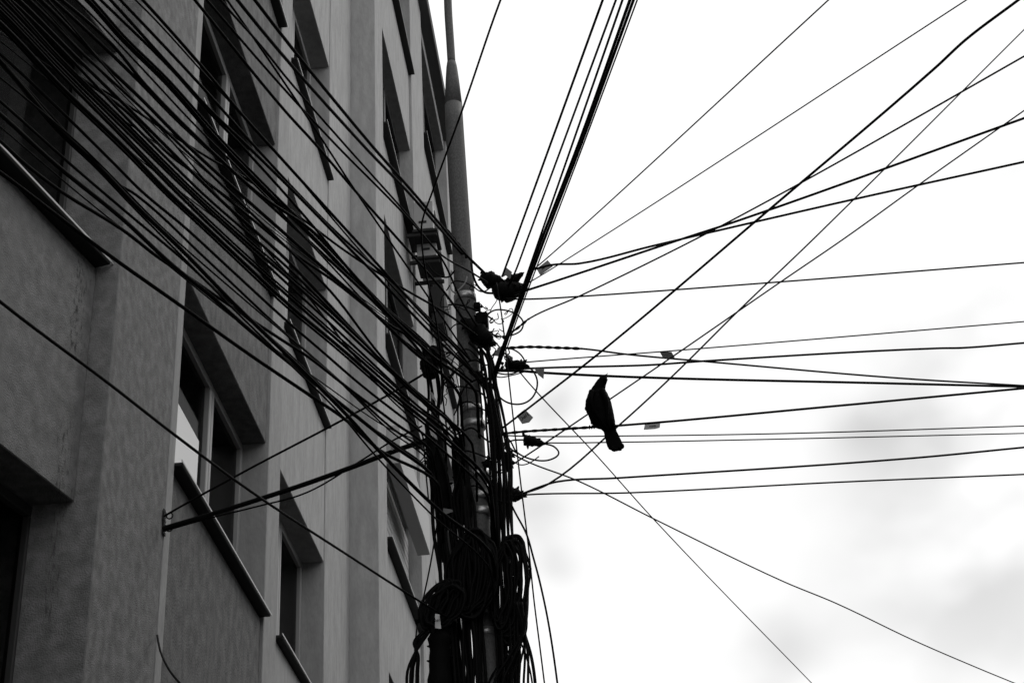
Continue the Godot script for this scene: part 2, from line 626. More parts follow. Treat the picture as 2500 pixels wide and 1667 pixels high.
func make_closures() -> void:
	for c: Array in CLOSURES:
		var v: Array = c[3]
		var n := v.size() / 4
		var at := Vector3(v[0], v[1], v[2])
		var o := thing(c[0], c[1], "splice closure", at, "black splice closures on the pole")
		var p := PackedVector3Array()
		var r := PackedFloat32Array()
		for i in n:
			p.append(Vector3(v[i * 4], v[i * 4 + 1], v[i * 4 + 2]) - at)
			r.append(v[i * 4 + 3])
		# resample and roughen the radius a little: these are wrapped in tape
		var q := PackedVector3Array()
		var rr := PackedFloat32Array()
		for i in n - 1:
			for k in 4:
				var t := k / 4.0
				q.append(p[i].lerp(p[i + 1], t))
				rr.append(lerpf(r[i], r[i + 1], t) * rng.randf_range(0.84, 1.12))
		q.append(p[n - 1])
		rr.append(r[n - 1])
		put("body", tube(q, rr, 9), M.black_case, o)
		# lugs, tape ends and cable tails standing off the body
		for k in 7:
			var i := rng.randi_range(2, q.size() - 3)
			var d := Vector3(rng.randf_range(-1, 1), rng.randf_range(-1, 1), rng.randf_range(-0.3, 0.6)).normalized()
			var a := q[i] + d * rr[i] * 0.7
			var b := q[i] + d * (rr[i] + 0.018) + Vector3(rng.randf_range(-0.01, 0.01), rng.randf_range(-0.012, 0.012), 0)
			put("lug", tube(PackedVector3Array([a, a.lerp(b, 0.6), b]), PackedFloat32Array([0.012, 0.008, 0.003]), 6), M.black_case, o)
	var bx := thing("amplifier_box", "square black box on the pole's right side above the cable knot", "box", AMP)
	slab("case", bx, M.black_case, Vector3(-0.036, -0.042, -0.05), Vector3(0.036, 0.042, 0.05))
	slab("bracket", bx, M.black_case, Vector3(-0.09, 0.03, -0.02), Vector3(-0.037, 0.04, 0.02))
	var b2 := thing("tap_box", "small black box just above the square one on the pole", "box", TAP)
	slab("case", b2, M.black_case, Vector3(-0.02, -0.022, -0.03), Vector3(0.02, 0.022, 0.03))
	slab("connector", b2, M.black_case, Vector3(0.021, -0.008, -0.008), Vector3(0.034, 0.008, 0.008))


func make_tags() -> void:
	for t: Array in TAGS:
		var p := points(t[3])
		var c := Vector3.ZERO
		for q in p:
			c += q
		c /= p.size()
		var o := thing("cable_tag", t[0], "cable tag", c, "identification tags on the cables")
		var st := SurfaceTool.new()
		st.begin(Mesh.PRIMITIVE_TRIANGLES)
		st.set_smooth_group(-1)
		var th := Vector3(0, -0.0004, 0.0016)
		var n := p.size()
		for i in n:
			var a := p[i] - c
			var b := p[(i + 1) % n] - c
			st.add_vertex(th)
			st.add_vertex(a + th)
			st.add_vertex(b + th)
			st.add_vertex(-th)
			st.add_vertex(b - th)
			st.add_vertex(a - th)
			for v: Vector3 in [a + th, a - th, b - th, a + th, b - th, b + th]:
				st.add_vertex(v)
		st.generate_normals()
		var m := plain(t[1], 0.6, 0.3)
		m.backlight_enabled = true
		m.backlight = grey(t[1] * 0.25)
		put("sheet", st.commit(), m, o)
		if t[2] != "":
			letter(o, t[2], t[4], t[5])


func letter(o: Node3D, text: String, dir: Vector3, size: float) -> void:
	# flat black print on the face of a tag, standing half a millimetre proud of it
	var z := Vector3(0, -0.45, 0.89)
	z = (z - dir * z.dot(dir)).normalized()
	var y := z.cross(dir).normalized()
	if text == "marks":
		for k in 6:
			put("print", chamfered(Vector3(size * 0.14, size * 0.42, 0.0006), 0.0001), M.ink, o, Transform3D(Basis(dir, y, z), dir * size * (k - 2.5) * 0.24 + z * 0.0032))
		return
	var tm := TextMesh.new()
	tm.text = text
	tm.font_size = 64
	tm.pixel_size = size / 64.0
	tm.depth = 0.0006
	put("print", tm, M.ink, o, Transform3D(Basis(dir, y, z), z * 0.0036 - y * size * 0.25))


func make_bird() -> void:
	var n := BIRD.size() / 4
	var at := BIRD_FOOT
	var o := thing("bird", "black bird perched on a cable with its beak raised and tail hanging down", "bird", at)
	var p := PackedVector3Array()
	var r := PackedFloat32Array()
	for i in n:
		p.append(Vector3(BIRD[i * 4], BIRD[i * 4 + 1], BIRD[i * 4 + 2]) - at)
		r.append(BIRD[i * 4 + 3])
	# smooth loft from the beak over head, back and belly to the end of the tail; ellipses flatten towards the tail
	var sp := smooth(p, 4)
	var st := SurfaceTool.new()
	st.begin(Mesh.PRIMITIVE_TRIANGLES)
	st.set_smooth_group(0)
	var rings: Array[PackedVector3Array] = []
	var sides := 20
	for i in sp.size():
		var f := i / 4.0
		var k := mini(int(f), n - 2)
		var rad := lerpf(r[k], r[k + 1], smoothstep(0.0, 1.0, f - k))
		var along := f / (n - 1)
		var deep := rad * 0.9 if along < 0.6 else lerpf(rad * 0.9, 0.008, smoothstep(0.6, 0.72, along))
		# the breast leans towards the street, the tail tips back
		var lean := Vector3(0, 0, -0.012 * sin(along * PI))
		var ring := PackedVector3Array()
		for s in sides:
			var an := TAU * s / sides
			ring.append(sp[i] + lean + Vector3(cos(an) * rad, -sin(an) * deep * 0.15, sin(an) * deep))
		rings.append(ring)
	for i in rings.size() - 1:
		for s in sides:
			var s1 := (s + 1) % sides
			for v: Vector3 in [rings[i][s], rings[i][s1], rings[i + 1][s1], rings[i][s], rings[i + 1][s1], rings[i + 1][s]]:
				st.add_vertex(v)
	st.generate_normals()
	put("body", st.commit(), M.feathers, o)
	# folded wing edges, the primaries crossing the rump
	for s: float in [-1.0, 1.0]:
		var wing := smooth(PackedVector3Array([p[7] + Vector3(s * r[7] * 0.5, 0, 0.05), p[9] + Vector3(s * r[9] * 0.55, 0, 0.07), p[11] + Vector3(s * r[11] * 0.5, 0, 0.06), p[13] + Vector3(s * r[13] * 0.25, 0, 0.045), p[15] + Vector3(s * 0.008, 0, 0.02)]), 5)
		var wr := PackedFloat32Array()
		for i in wing.size():
			wr.append(lerpf(0.02, 0.005, float(i) / wing.size()))
		put("wing", tube(wing, wr, 8), M.feathers, o)
	for fe: Array in FEATHERS:
		var q := points(fe)
		for i in q.size():
			q[i] -= at
		put("feather", tube(smooth(q, 4), PackedFloat32Array([0.011, 0.0115, 0.0115, 0.011, 0.01, 0.009, 0.007, 0.0045, 0.002]), 7), M.feathers, o)
	for s: float in [0.0, 1.0]:
		var leg := put("leg", tube(PackedVector3Array([BIRD_HIP - at + Vector3(0.02 + s * 0.04, 0.03, s * 0.02), Vector3(0.012 + s * 0.045, 0.008, 0.004), Vector3(s * 0.05, -0.004, 0.0)]), PackedFloat32Array([0.012, 0.006, 0.005]), 7), M.feathers, o)
		for k in 3:
			var toe := PackedVector3Array([Vector3(s * 0.05 + (k - 1) * 0.014, 0.006, 0.0), Vector3(s * 0.05 + (k - 1) * 0.016, 0.002, 0.016), Vector3(s * 0.05 + (k - 1) * 0.016 - 0.002, -0.008, 0.012), Vector3(s * 0.05 + (k - 1) * 0.014 - 0.004, -0.016, 0.004)])
			put("claw", tube(smooth(toe, 3), PackedFloat32Array([0.0035]), 6), M.feathers, leg)


# ---------------------------------------------------------------- measured positions, metres

const WALL_TONE := 0.32
const CABLES := [
	["overhead_cable", "black cable crossing the photo's top edge left of the pole, first from the pole", "cable", "cables fanning across the grey building", 8.895, "rubber", 0, [-2.371, 6.837, -1.747, -1.76, 6.91, -4.274, -1.432, 6.95, -5.634, -1.106, 7.107, -6.981, -0.963, 7.178, -7.515, -0.815, 7.251, -8.087, -0.736, 7.29, -8.394, -0.641, 7.339, -8.71]],
	["overhead_cable", "black cable crossing the photo's top edge left of the pole, second from the pole", "cable", "cables fanning across the grey building", 8.964, "rubber", 0, [-2.407, 6.781, -1.728, -1.826, 6.891, -4.259, -1.512, 6.95, -5.623, -1.173, 7.207, -7.1, -0.998, 7.338, -7.783, -0.85, 7.45, -8.421, -0.784, 7.499, -8.7]],
	["overhead_cable", "black cable crossing the photo's top edge left of the pole, third from the pole", "cable", "cables fanning across the grey building", 5.736, "rubber", 0, [-2.554, 6.959, -1.694, -1.898, 6.921, -4.209, -1.545, 6.9, -5.564, -1.388, 6.863, -6.164, -1.281, 6.833, -6.599, -1.214, 6.813, -6.883, -1.043, 6.77, -7.555, -0.912, 6.738, -8.061, -0.754, 6.696, -8.69]],
	["overhead_cable", "black cable crossing the photo's top edge left of the pole, fourth from the pole", "cable", "cables fanning across the grey building", 6.169, "rubber", 0, [-2.607, 6.747, -1.648, -1.926, 6.814, -4.156, -1.56, 6.85, -5.507, -1.453, 6.892, -5.899, -1.389, 6.915, -6.164, -1.218, 6.982, -6.802, -0.984, 7.075, -7.651, -0.859, 7.123, -8.133, -0.71, 7.206, -8.48, -0.628, 7.25, -8.68]],
	["overhead_cable", "black cable crossing the photo's top edge left of the pole, fifth from the pole", "cable", "cables fanning across the grey building", 6.338, "rubber", 0, [-2.814, 6.824, -1.68, -2.039, 6.841, -4.162, -1.622, 6.85, -5.498, -1.398, 6.869, -6.214, -1.244, 6.888, -6.675, -0.962, 6.93, -7.476, -0.835, 6.939, -7.896, -0.762, 6.917, -8.371, -0.698, 6.91, -8.67]],
	["overhead_cable", "black cable crossing the photo's top edge left of the pole, sixth from the pole", "cable", "cables fanning across the grey building", 7.695, "rubber", 0, [-2.783, 6.85, -1.647, -2.063, 6.85, -4.146, -1.675, 6.85, -5.491, -1.436, 6.85, -6.32, -1.337, 6.857, -6.622, -1.2, 6.862, -7.07, -0.932, 6.876, -7.912, -0.843, 6.879, -8.205, -0.732, 6.869, -8.66]],
	["overhead_cable", "black cable crossing the photo's top edge left of the pole, seventh from the pole", "cable", "cables fanning across the grey building", 8.086, "rubber", 0, [-3.277, 6.884, -1.655, -2.375, 6.829, -4.093, -1.89, 6.8, -5.406, -1.723, 6.76, -5.857, -1.625, 6.73, -6.142, -1.53, 6.707, -6.398, -1.179, 6.629, -7.323, -0.922, 6.572, -8, -0.797, 6.55, -8.312, -0.694, 6.508, -8.65]],
	["overhead_cable", "black cable crossing the photo's top edge left of the pole, ninth from the pole", "cable", "cables fanning across the grey building", 7.604, "rubber", 0, [-3.315, 6.782, -1.573, -2.441, 6.761, -4.022, -1.97, 6.75, -5.34, -1.753, 6.729, -5.949, -1.607, 6.708, -6.388, -1.367, 6.684, -7.067, -1.236, 6.682, -7.393, -1.095, 6.686, -7.727, -0.92, 6.676, -8.19, -0.75, 6.667, -8.64]],
	["overhead_cable", "black cable crossing the photo's top edge left of the pole, tenth from the pole", "cable", "cables fanning across the grey building", 8.094, "rubber", 0, [-3.301, 6.759, -1.503, -2.451, 6.721, -3.96, -1.993, 6.7, -5.283, -1.831, 6.671, -5.751, -1.732, 6.654, -6.033, -1.619, 6.646, -6.316, -1.458, 6.632, -6.725, -1.273, 6.612, -7.214, -1.185, 6.603, -7.442, -0.937, 6.572, -8.112, -0.727, 6.558, -8.63]],
	["overhead_cable", "black cable crossing the photo's top edge left of the pole, eleventh from the pole", "cable", "cables fanning across the grey building", 7.262, "rubber", 0, [-3.533, 6.742, -1.568, -2.56, 6.715, -3.979, -2.036, 6.7, -5.277, -1.838, 6.678, -5.767, -1.746, 6.656, -6.033, -1.627, 6.636, -6.351, -1.441, 6.596, -6.878, -1.306, 6.559, -7.29, -1.231, 6.537, -7.524, -1.028, 6.517, -8.016, -0.753, 6.512, -8.62]],
	["overhead_cable", "black cable crossing the photo's top edge left of the pole, thirteenth from the pole", "cable", "cables fanning across the grey building", 12.489, "rubber", 0, [-3.578, 7.317, -2.824, -2.732, 7.208, -4.722, -2.276, 7.15, -5.743, -2.175, 7.098, -5.97, -2.027, 7.041, -6.261, -1.852, 6.95, -6.658, -1.681, 6.876, -7.01, -1.453, 6.788, -7.46, -1.315, 6.727, -7.748, -1.193, 6.676, -7.997, -0.99, 6.611, -8.37, -0.959, 6.587, -8.457, -0.956, 6.562, -8.529, -0.957, 6.503, -8.694, -0.993, 6.438, -8.875]],
	["overhead_cable", "black cable crossing the photo's top edge left of the pole, twelfth from the pole", "cable", "cables fanning across the grey building", 7.482, "rubber", 0, [-3.547, 7.31, -2.802, -2.709, 7.206, -4.703, -2.258, 7.15, -5.727, -2.158, 7.1, -5.956, -2.011, 7.046, -6.249, -1.836, 6.958, -6.649, -1.666, 6.888, -7.004, -1.438, 6.803, -7.459, -1.3, 6.745, -7.75, -1.179, 6.696, -8.002, -0.974, 6.634, -8.381, -0.944, 6.611, -8.469, -0.932, 6.591, -8.533, -0.931, 6.542, -8.674, -0.965, 6.488, -8.829]],
	["overhead_cable", "black cable crossing the photo's top edge left of the pole, fifteenth from the pole", "cable", "cables fanning across the grey building", 8.971, "rubber", 0, [-3.929, 7.087, -2.753, -2.878, 6.998, -4.546, -2.312, 6.95, -5.511, -2.15, 6.895, -5.786, -2.051, 6.83, -6.018, -1.8, 6.718, -6.497, -1.638, 6.662, -6.774, -1.431, 6.625, -7.072, -1.238, 6.529, -7.459, -1.119, 6.461, -7.715, -0.933, 6.387, -8.053, -0.713, 6.322, -8.413, -0.711, 6.293, -8.487, -0.723, 6.226, -8.655, -0.73, 6.151, -8.846]],
	["overhead_cable", "black cable crossing the photo's top edge left of the pole, sixteenth from the pole", "cable", "cables fanning across the grey building", 9.077, "rubber", 0, [-3.706, 6.976, -2.566, -2.812, 6.926, -4.443, -2.33, 6.9, -5.454, -2.187, 6.868, -5.755, -2.089, 6.842, -5.972, -1.964, 6.803, -6.265, -1.784, 6.762, -6.645, -1.605, 6.725, -7.016, -1.431, 6.685, -7.386, -1.245, 6.641, -7.784, -1.051, 6.579, -8.241, -0.999, 6.551, -8.396, -0.994, 6.532, -8.464, -0.996, 6.49, -8.619, -0.999, 6.441, -8.794]],
	["overhead_cable", "black cable crossing the photo's top edge left of the pole, seventeenth from the pole", "cable", "cables fanning across the grey building", 4.791, "rubber", 0, [-3.618, 7.053, -2.476, -2.782, 6.921, -4.376, -2.332, 6.85, -5.399, -2.116, 6.714, -5.89, -1.963, 6.628, -6.215, -1.822, 6.536, -6.543, -1.629, 6.423, -6.962, -1.477, 6.332, -7.298, -1.338, 6.229, -7.646, -1.189, 6.127, -8.001, -1.028, 6.033, -8.351, -1.029, 6, -8.431, -1.043, 5.926, -8.613, -1.056, 5.842, -8.82]],
	["overhead_cable", "black cable crossing the photo's top edge left of the pole, eighteenth from the pole", "cable", "cables fanning across the grey building", 9.506, "rubber", 0, [-3.757, 7.002, -2.518, -2.851, 6.903, -4.388, -2.363, 6.85, -5.395, -2.209, 6.783, -5.711, -2.066, 6.73, -5.987, -1.926, 6.67, -6.274, -1.763, 6.613, -6.581, -1.548, 6.544, -6.974, -1.365, 6.485, -7.309, -1.213, 6.438, -7.583, -1.035, 6.368, -7.933, -0.806, 6.289, -8.363, -0.803, 6.265, -8.433, -0.815, 6.207, -8.59, -0.826, 6.143, -8.768]],
	["overhead_cable", "black cable crossing the photo's top edge left of the pole, twentieth from the pole", "cable", "cables fanning across the grey building", 7.342, "rubber", 0, [-3.762, 6.897, -2.408, -2.855, 6.801, -4.278, -2.367, 6.75, -5.285, -2.218, 6.687, -5.593, -2.055, 6.631, -5.904, -1.91, 6.577, -6.188, -1.744, 6.514, -6.517, -1.536, 6.434, -6.929, -1.364, 6.363, -7.283, -1.202, 6.253, -7.709, -1.056, 6.171, -8.056, -0.919, 6.105, -8.356, -0.909, 6.083, -8.423, -0.915, 6.03, -8.57, -0.937, 5.97, -8.734]],
	["overhead_cable", "black cable crossing the photo's top edge left of the pole, twenty-first from the pole", "cable", "cables fanning across the grey building", 8.748, "rubber", 0, [-3.787, 6.81, -2.314, -2.863, 6.706, -4.174, -2.365, 6.65, -5.176, -2.223, 6.586, -5.461, -2.054, 6.513, -5.795, -1.914, 6.45, -6.077, -1.751, 6.379, -6.399, -1.514, 6.293, -6.836, -1.361, 6.218, -7.156, -1.198, 6.134, -7.507, -1.012, 6.044, -7.892, -0.804, 5.977, -8.259, -0.797, 5.944, -8.348, -0.809, 5.868, -8.547, -0.833, 5.782, -8.772]],
	["overhead_cable", "black cable crossing the photo's top edge left of the pole, twenty-second from the pole", "cable", "cables fanning across the grey building", 7.242, "rubber", 0, [-3.826, 6.757, -2.272, -2.883, 6.655, -4.123, -2.376, 6.6, -5.12, -2.235, 6.539, -5.396, -2.06, 6.449, -5.768, -1.909, 6.379, -6.074, -1.802, 6.333, -6.285, -1.507, 6.233, -6.81, -1.305, 6.144, -7.209, -1.102, 6.055, -7.609, -0.927, 5.988, -7.936, -0.738, 5.918, -8.285, -0.733, 5.89, -8.36, -0.737, 5.825, -8.529, -0.756, 5.752, -8.719]],
	["overhead_cable", "black cable crossing the photo's top edge left of the pole, twenty-fourth from the pole", "cable", "cables fanning across the grey building", 8.162, "rubber", 0, [-3.542, 6.681, -2.092, -2.787, 6.596, -4.029, -2.381, 6.55, -5.072, -2.254, 6.493, -5.397, -2.075, 6.432, -5.806, -1.868, 6.36, -6.284, -1.691, 6.312, -6.659, -1.544, 6.277, -6.958, -1.374, 6.234, -7.313, -1.236, 6.193, -7.613, -1.054, 6.144, -7.997, -0.85, 6.089, -8.429, -0.847, 6.068, -8.503, -0.845, 6.018, -8.674, -0.882, 5.963, -8.862]],
	["overhead_cable", "black cable crossing the photo's top edge left of the pole, twenty-third from the pole", "cable", "cables fanning across the grey building", 5.867, "rubber", 0, [-3.55, 6.687, -2.09, -2.782, 6.598, -4.021, -2.368, 6.55, -5.06, -2.24, 6.49, -5.382, -2.059, 6.426, -5.786, -1.851, 6.351, -6.257, -1.673, 6.301, -6.626, -1.525, 6.264, -6.921, -1.355, 6.218, -7.27, -1.217, 6.176, -7.564, -1.035, 6.125, -7.941, -0.831, 6.067, -8.363, -0.818, 6.042, -8.454, -0.832, 5.981, -8.651, -0.865, 5.913, -8.874]],
	["overhead_cable", "black cable of the bundle meeting the photo's left edge, first from the top", "cable", "cables fanning across the grey building", 7.014, "rubber", 0, [-3.59, 6.623, -2.072, -2.802, 6.543, -3.995, -2.377, 6.5, -5.031, -2.227, 6.439, -5.399, -2.06, 6.38, -5.784, -1.869, 6.316, -6.215, -1.691, 6.265, -6.599, -1.533, 6.219, -6.939, -1.397, 6.18, -7.232, -1.269, 6.142, -7.51, -1.084, 6.085, -7.919, -0.869, 6.01, -8.414, -0.861, 5.99, -8.483, -0.862, 5.945, -8.637, -0.894, 5.894, -8.806]],
	["overhead_cable", "black cable of the bundle meeting the photo's left edge, third from the top", "cable", "cables fanning across the grey building", 7.818, "rubber", 0, [-3.595, 6.585, -2.065, -2.8, 6.497, -3.985, -2.372, 6.45, -5.019, -2.221, 6.384, -5.383, -2.055, 6.318, -5.767, -1.898, 6.254, -6.133, -1.732, 6.196, -6.499, -1.532, 6.137, -6.913, -1.295, 6.071, -7.395, -1.044, 6.002, -7.907, -0.821, 5.949, -8.343, -0.806, 5.925, -8.428, -0.835, 5.868, -8.611, -0.841, 5.802, -8.821]],
	["overhead_cable", "black cable of the bundle meeting the photo's left edge, second from the top", "cable", "cables fanning across the grey building", 5.62, "rubber", 0, [-3.58, 6.582, -2.053, -2.786, 6.496, -3.974, -2.359, 6.45, -5.008, -2.208, 6.385, -5.372, -2.043, 6.32, -5.756, -1.886, 6.257, -6.123, -1.719, 6.201, -6.49, -1.52, 6.143, -6.905, -1.283, 6.079, -7.389, -1.031, 6.011, -7.901, -0.808, 5.959, -8.339, -0.802, 5.936, -8.417, -0.81, 5.881, -8.593, -0.817, 5.82, -8.792]],
	["overhead_cable", "black cable of the bundle meeting the photo's left edge, seventh from the top", "cable", "cables fanning across the grey building", 6.204, "rubber", 0, [-3.704, 6.532, -2.114, -2.829, 6.414, -3.998, -2.358, 6.35, -5.012, -2.204, 6.267, -5.343, -2.013, 6.182, -5.719, -1.901, 6.124, -5.954, -1.773, 6.071, -6.199, -1.636, 6.012, -6.464, -1.492, 5.952, -6.739, -1.296, 5.887, -7.083, -1.08, 5.808, -7.476, -0.826, 5.722, -7.925, -0.661, 5.637, -8.271, -0.647, 5.602, -8.368, -0.669, 5.52, -8.58, -0.683, 5.425, -8.823]],
	["overhead_cable", "black cable of the bundle meeting the photo's left edge, sixth from the top", "cable", "cables fanning across the grey building", 9.462, "rubber", 0, [-3.686, 6.529, -2.1, -2.814, 6.412, -3.985, -2.344, 6.35, -4.999, -2.19, 6.268, -5.331, -1.999, 6.185, -5.708, -1.888, 6.128, -5.944, -1.76, 6.076, -6.189, -1.623, 6.018, -6.454, -1.479, 5.959, -6.73, -1.283, 5.895, -7.076, -1.067, 5.817, -7.47, -0.812, 5.733, -7.921, -0.647, 5.649, -8.269, -0.643, 5.616, -8.358, -0.65, 5.538, -8.561, -0.665, 5.45, -8.791]],
	["overhead_cable", "black cable of the bundle meeting the photo's left edge, fifth from the top", "cable", "cables fanning across the grey building", 7.186, "rubber", 0, [-4.244, 7.022, -2.829, -3.196, 6.975, -4.625, -2.631, 6.95, -5.592, -2.442, 6.916, -5.917, -2.229, 6.91, -6.223, -2.052, 6.895, -6.495, -1.887, 6.888, -6.737, -1.753, 6.889, -6.922, -1.526, 6.86, -7.287, -1.347, 6.834, -7.582, -1.097, 6.816, -7.961, -0.836, 6.809, -8.336, -0.699, 6.791, -8.56]],
	["overhead_cable", "black cable of the bundle meeting the photo's left edge, fourth from the top", "cable", "cables fanning across the grey building", 8.416, "rubber", 0, [-4.001, 6.971, -2.602, -3.073, 6.892, -4.462, -2.574, 6.85, -5.464, -2.469, 6.815, -5.673, -2.31, 6.798, -5.918, -2.184, 6.779, -6.124, -2.035, 6.72, -6.44, -1.905, 6.7, -6.653, -1.743, 6.662, -6.943, -1.559, 6.62, -7.27, -1.39, 6.597, -7.541, -1.161, 6.549, -7.94, -0.998, 6.527, -8.201, -0.996, 6.494, -8.299, -1.003, 6.418, -8.525, -1.046, 6.333, -8.778]],
	["overhead_cable", "black cable of the bundle meeting the photo's left edge, tenth from the top", "cable", "cables fanning across the grey building", 7.174, "rubber", 0, [-3.752, 6.383, -2.192, -2.85, 6.297, -4.064, -2.364, 6.25, -5.072, -2.212, 6.192, -5.387, -2.062, 6.127, -5.715, -1.984, 6.092, -5.888, -1.849, 6.053, -6.141, -1.69, 5.995, -6.465, -1.506, 5.928, -6.838, -1.39, 5.892, -7.063, -1.226, 5.84, -7.38, -0.903, 5.756, -7.969, -0.673, 5.659, -8.466, -0.67, 5.637, -8.531, -0.662, 5.587, -8.68, -0.692, 5.531, -8.844]],
	["overhead_cable", "black cable of the bundle meeting the photo's left edge, eleventh from the top", "cable", "cables fanning across the grey building", 6.733, "rubber", 0, [-3.322, 6.246, -1.96, -2.675, 6.184, -3.936, -2.326, 6.15, -4.999, -2.213, 6.106, -5.344, -2.089, 6.058, -5.725, -2.006, 6.065, -5.873, -1.807, 6.025, -6.367, -1.547, 5.968, -7.03, -1.463, 5.955, -7.23, -1.319, 5.928, -7.581, -1.163, 5.898, -7.968, -0.994, 5.883, -8.336, -0.981, 5.864, -8.43, -1.005, 5.817, -8.63, -1.039, 5.763, -8.858]],
	["overhead_cable", "black cable of the bundle meeting the photo's left edge, twelfth from the top", "cable", "cables fanning across the grey building", 10.01, "rubber", 0, [-3.571, 6.368, -2.068, -2.764, 6.226, -3.98, -2.33, 6.15, -5.009, -2.193, 6.054, -5.332, -2.081, 6.001, -5.55, -1.975, 5.939, -5.775, -1.826, 5.865, -6.069, -1.672, 5.779, -6.391, -1.485, 5.685, -6.762, -1.268, 5.57, -7.205, -1.141, 5.489, -7.488, -0.895, 5.361, -7.985, -0.669, 5.277, -8.379, -0.655, 5.246, -8.462, -0.664, 5.171, -8.644, -0.675, 5.087, -8.849]],
	["overhead_cable", "black cable of the bundle meeting the photo's left edge, thirteenth from the top", "cable", "cables fanning across the grey building", 4.971, "rubber", 0, [-3.586, 6.39, -2.088, -2.773, 6.234, -3.997, -2.335, 6.15, -5.024, -2.197, 6.045, -5.347, -2.083, 5.987, -5.561, -1.981, 5.924, -5.771, -1.835, 5.841, -6.059, -1.679, 5.75, -6.373, -1.497, 5.652, -6.723, -1.288, 5.538, -7.128, -1.167, 5.448, -7.406, -0.919, 5.297, -7.915, -0.681, 5.182, -8.35, -0.666, 5.146, -8.437, -0.682, 5.062, -8.628, -0.708, 4.968, -8.843]],
	["overhead_cable", "black cable of the bundle meeting the photo's left edge, fifteenth from the top", "cable", "cables fanning across the grey building", 6.651, "rubber", 0, [-3.461, 5.997, -2.035, -2.714, 5.967, -3.976, -2.311, 5.95, -5.021, -2.153, 5.924, -5.431, -2.021, 5.907, -5.76, -1.839, 5.886, -6.205, -1.731, 5.864, -6.499, -1.535, 5.838, -6.988, -1.33, 5.794, -7.554, -1.15, 5.79, -7.95, -0.994, 5.776, -8.32, -0.992, 5.76, -8.398, -1.006, 5.722, -8.572, -1.027, 5.679, -8.768]],
	["overhead_cable", "black cable of the bundle meeting the photo's left edge, sixteenth from the top", "cable", "cables fanning across the grey building", 10.103, "rubber", 0, [-3.456, 5.914, -2.006, -2.696, 5.872, -3.942, -2.286, 5.85, -4.984, -2.164, 5.823, -5.296, -1.993, 5.801, -5.69, -1.865, 5.771, -6.023, -1.741, 5.755, -6.309, -1.63, 5.734, -6.583, -1.466, 5.711, -6.965, -1.27, 5.687, -7.411, -1.118, 5.669, -7.759, -0.942, 5.646, -8.164, -0.944, 5.62, -8.275, -0.967, 5.56, -8.53, -1.005, 5.491, -8.822]],
	["overhead_cable", "black cable of the bundle meeting the photo's left edge, eighteenth from the top", "cable", "cables fanning across the grey building", 8.145, "rubber", 0, [-3.353, 5.842, -2.061, -2.68, 5.815, -4.029, -2.319, 5.8, -5.089, -2.268, 5.792, -5.238, -2.183, 5.791, -5.445, -2.021, 5.81, -5.783, -1.923, 5.809, -6.02, -1.836, 5.816, -6.209, -1.725, 5.824, -6.455, -1.518, 5.84, -6.905, -1.451, 5.847, -7.047, -1.293, 5.847, -7.43, -1.121, 5.85, -7.836, -0.966, 5.849, -8.211, -0.96, 5.833, -8.305, -0.968, 5.795, -8.516, -0.996, 5.751, -8.754]],
	["overhead_cable", "black cable of the bundle meeting the photo's left edge, nineteenth from the top", "cable", "cables fanning across the grey building", 9.178, "rubber", 0, [-3.727, 5.803, -2.335, -2.841, 5.769, -4.216, -2.363, 5.75, -5.229, -2.098, 5.709, -5.792, -1.865, 5.684, -6.259, -1.649, 5.661, -6.694, -1.432, 5.644, -7.117, -1.308, 5.634, -7.359, -1.171, 5.6, -7.681, -0.924, 5.598, -8.125, -0.92, 5.569, -8.239, -0.94, 5.499, -8.498, -0.979, 5.42, -8.795]],
	["overhead_cable", "black cable crossing the photo's top edge left of the pole, fourteenth from the pole", "cable", "cables fanning across the grey building", 5.4, "rubber", 0, [-3.752, 7.228, -2.783, -2.801, 7.112, -4.629, -2.289, 7.05, -5.623, -2.102, 6.959, -5.986, -1.911, 6.859, -6.37, -1.657, 6.744, -6.848, -1.402, 6.613, -7.356, -1.143, 6.479, -7.874, -0.935, 6.392, -8.252, -0.931, 6.356, -8.34, -0.947, 6.274, -8.54, -0.982, 6.182, -8.765]],
	["overhead_cable", "black cable crossing the photo's top edge left of the pole, nineteenth from the pole", "cable", "cables fanning across the grey building", 2.911, "rubber", 0, [-3.488, 6.864, -2.303, -2.742, 6.79, -4.244, -2.341, 6.75, -5.289, -2.178, 6.685, -5.712, -1.987, 6.628, -6.161, -1.71, 6.58, -6.722, -1.398, 6.533, -7.338, -1.079, 6.504, -7.924, -0.828, 6.477, -8.395, -0.825, 6.455, -8.478, -0.82, 6.404, -8.671, -0.853, 6.347, -8.884]],
	["overhead_cable", "black cable of the bundle meeting the photo's left edge, ninth from the top", "cable", "cables fanning across the grey building", 3.053, "rubber", 0, [-3.663, 6.372, -2.165, -2.832, 6.358, -4.072, -2.385, 6.35, -5.099, -2.201, 6.337, -5.52, -2.001, 6.318, -5.995, -1.744, 6.312, -6.551, -1.456, 6.3, -7.189, -1.19, 6.261, -7.862, -0.999, 6.231, -8.348, -1, 6.213, -8.434, -1.021, 6.172, -8.631, -1.043, 6.124, -8.854]],
	["overhead_cable", "black cable of the bundle meeting the photo's left edge, fourteenth from the top", "cable", "cables fanning across the grey building", 4.556, "rubber", 0, [-3.611, 6.1, -2.067, -2.766, 6.068, -3.968, -2.312, 6.05, -4.991, -2.122, 6.021, -5.418, -1.903, 5.953, -6.005, -1.655, 5.905, -6.588, -1.373, 5.857, -7.237, -1.142, 5.795, -7.825, -0.968, 5.771, -8.211, -0.964, 5.743, -8.328, -1.001, 5.677, -8.593, -1.034, 5.601, -8.898]],
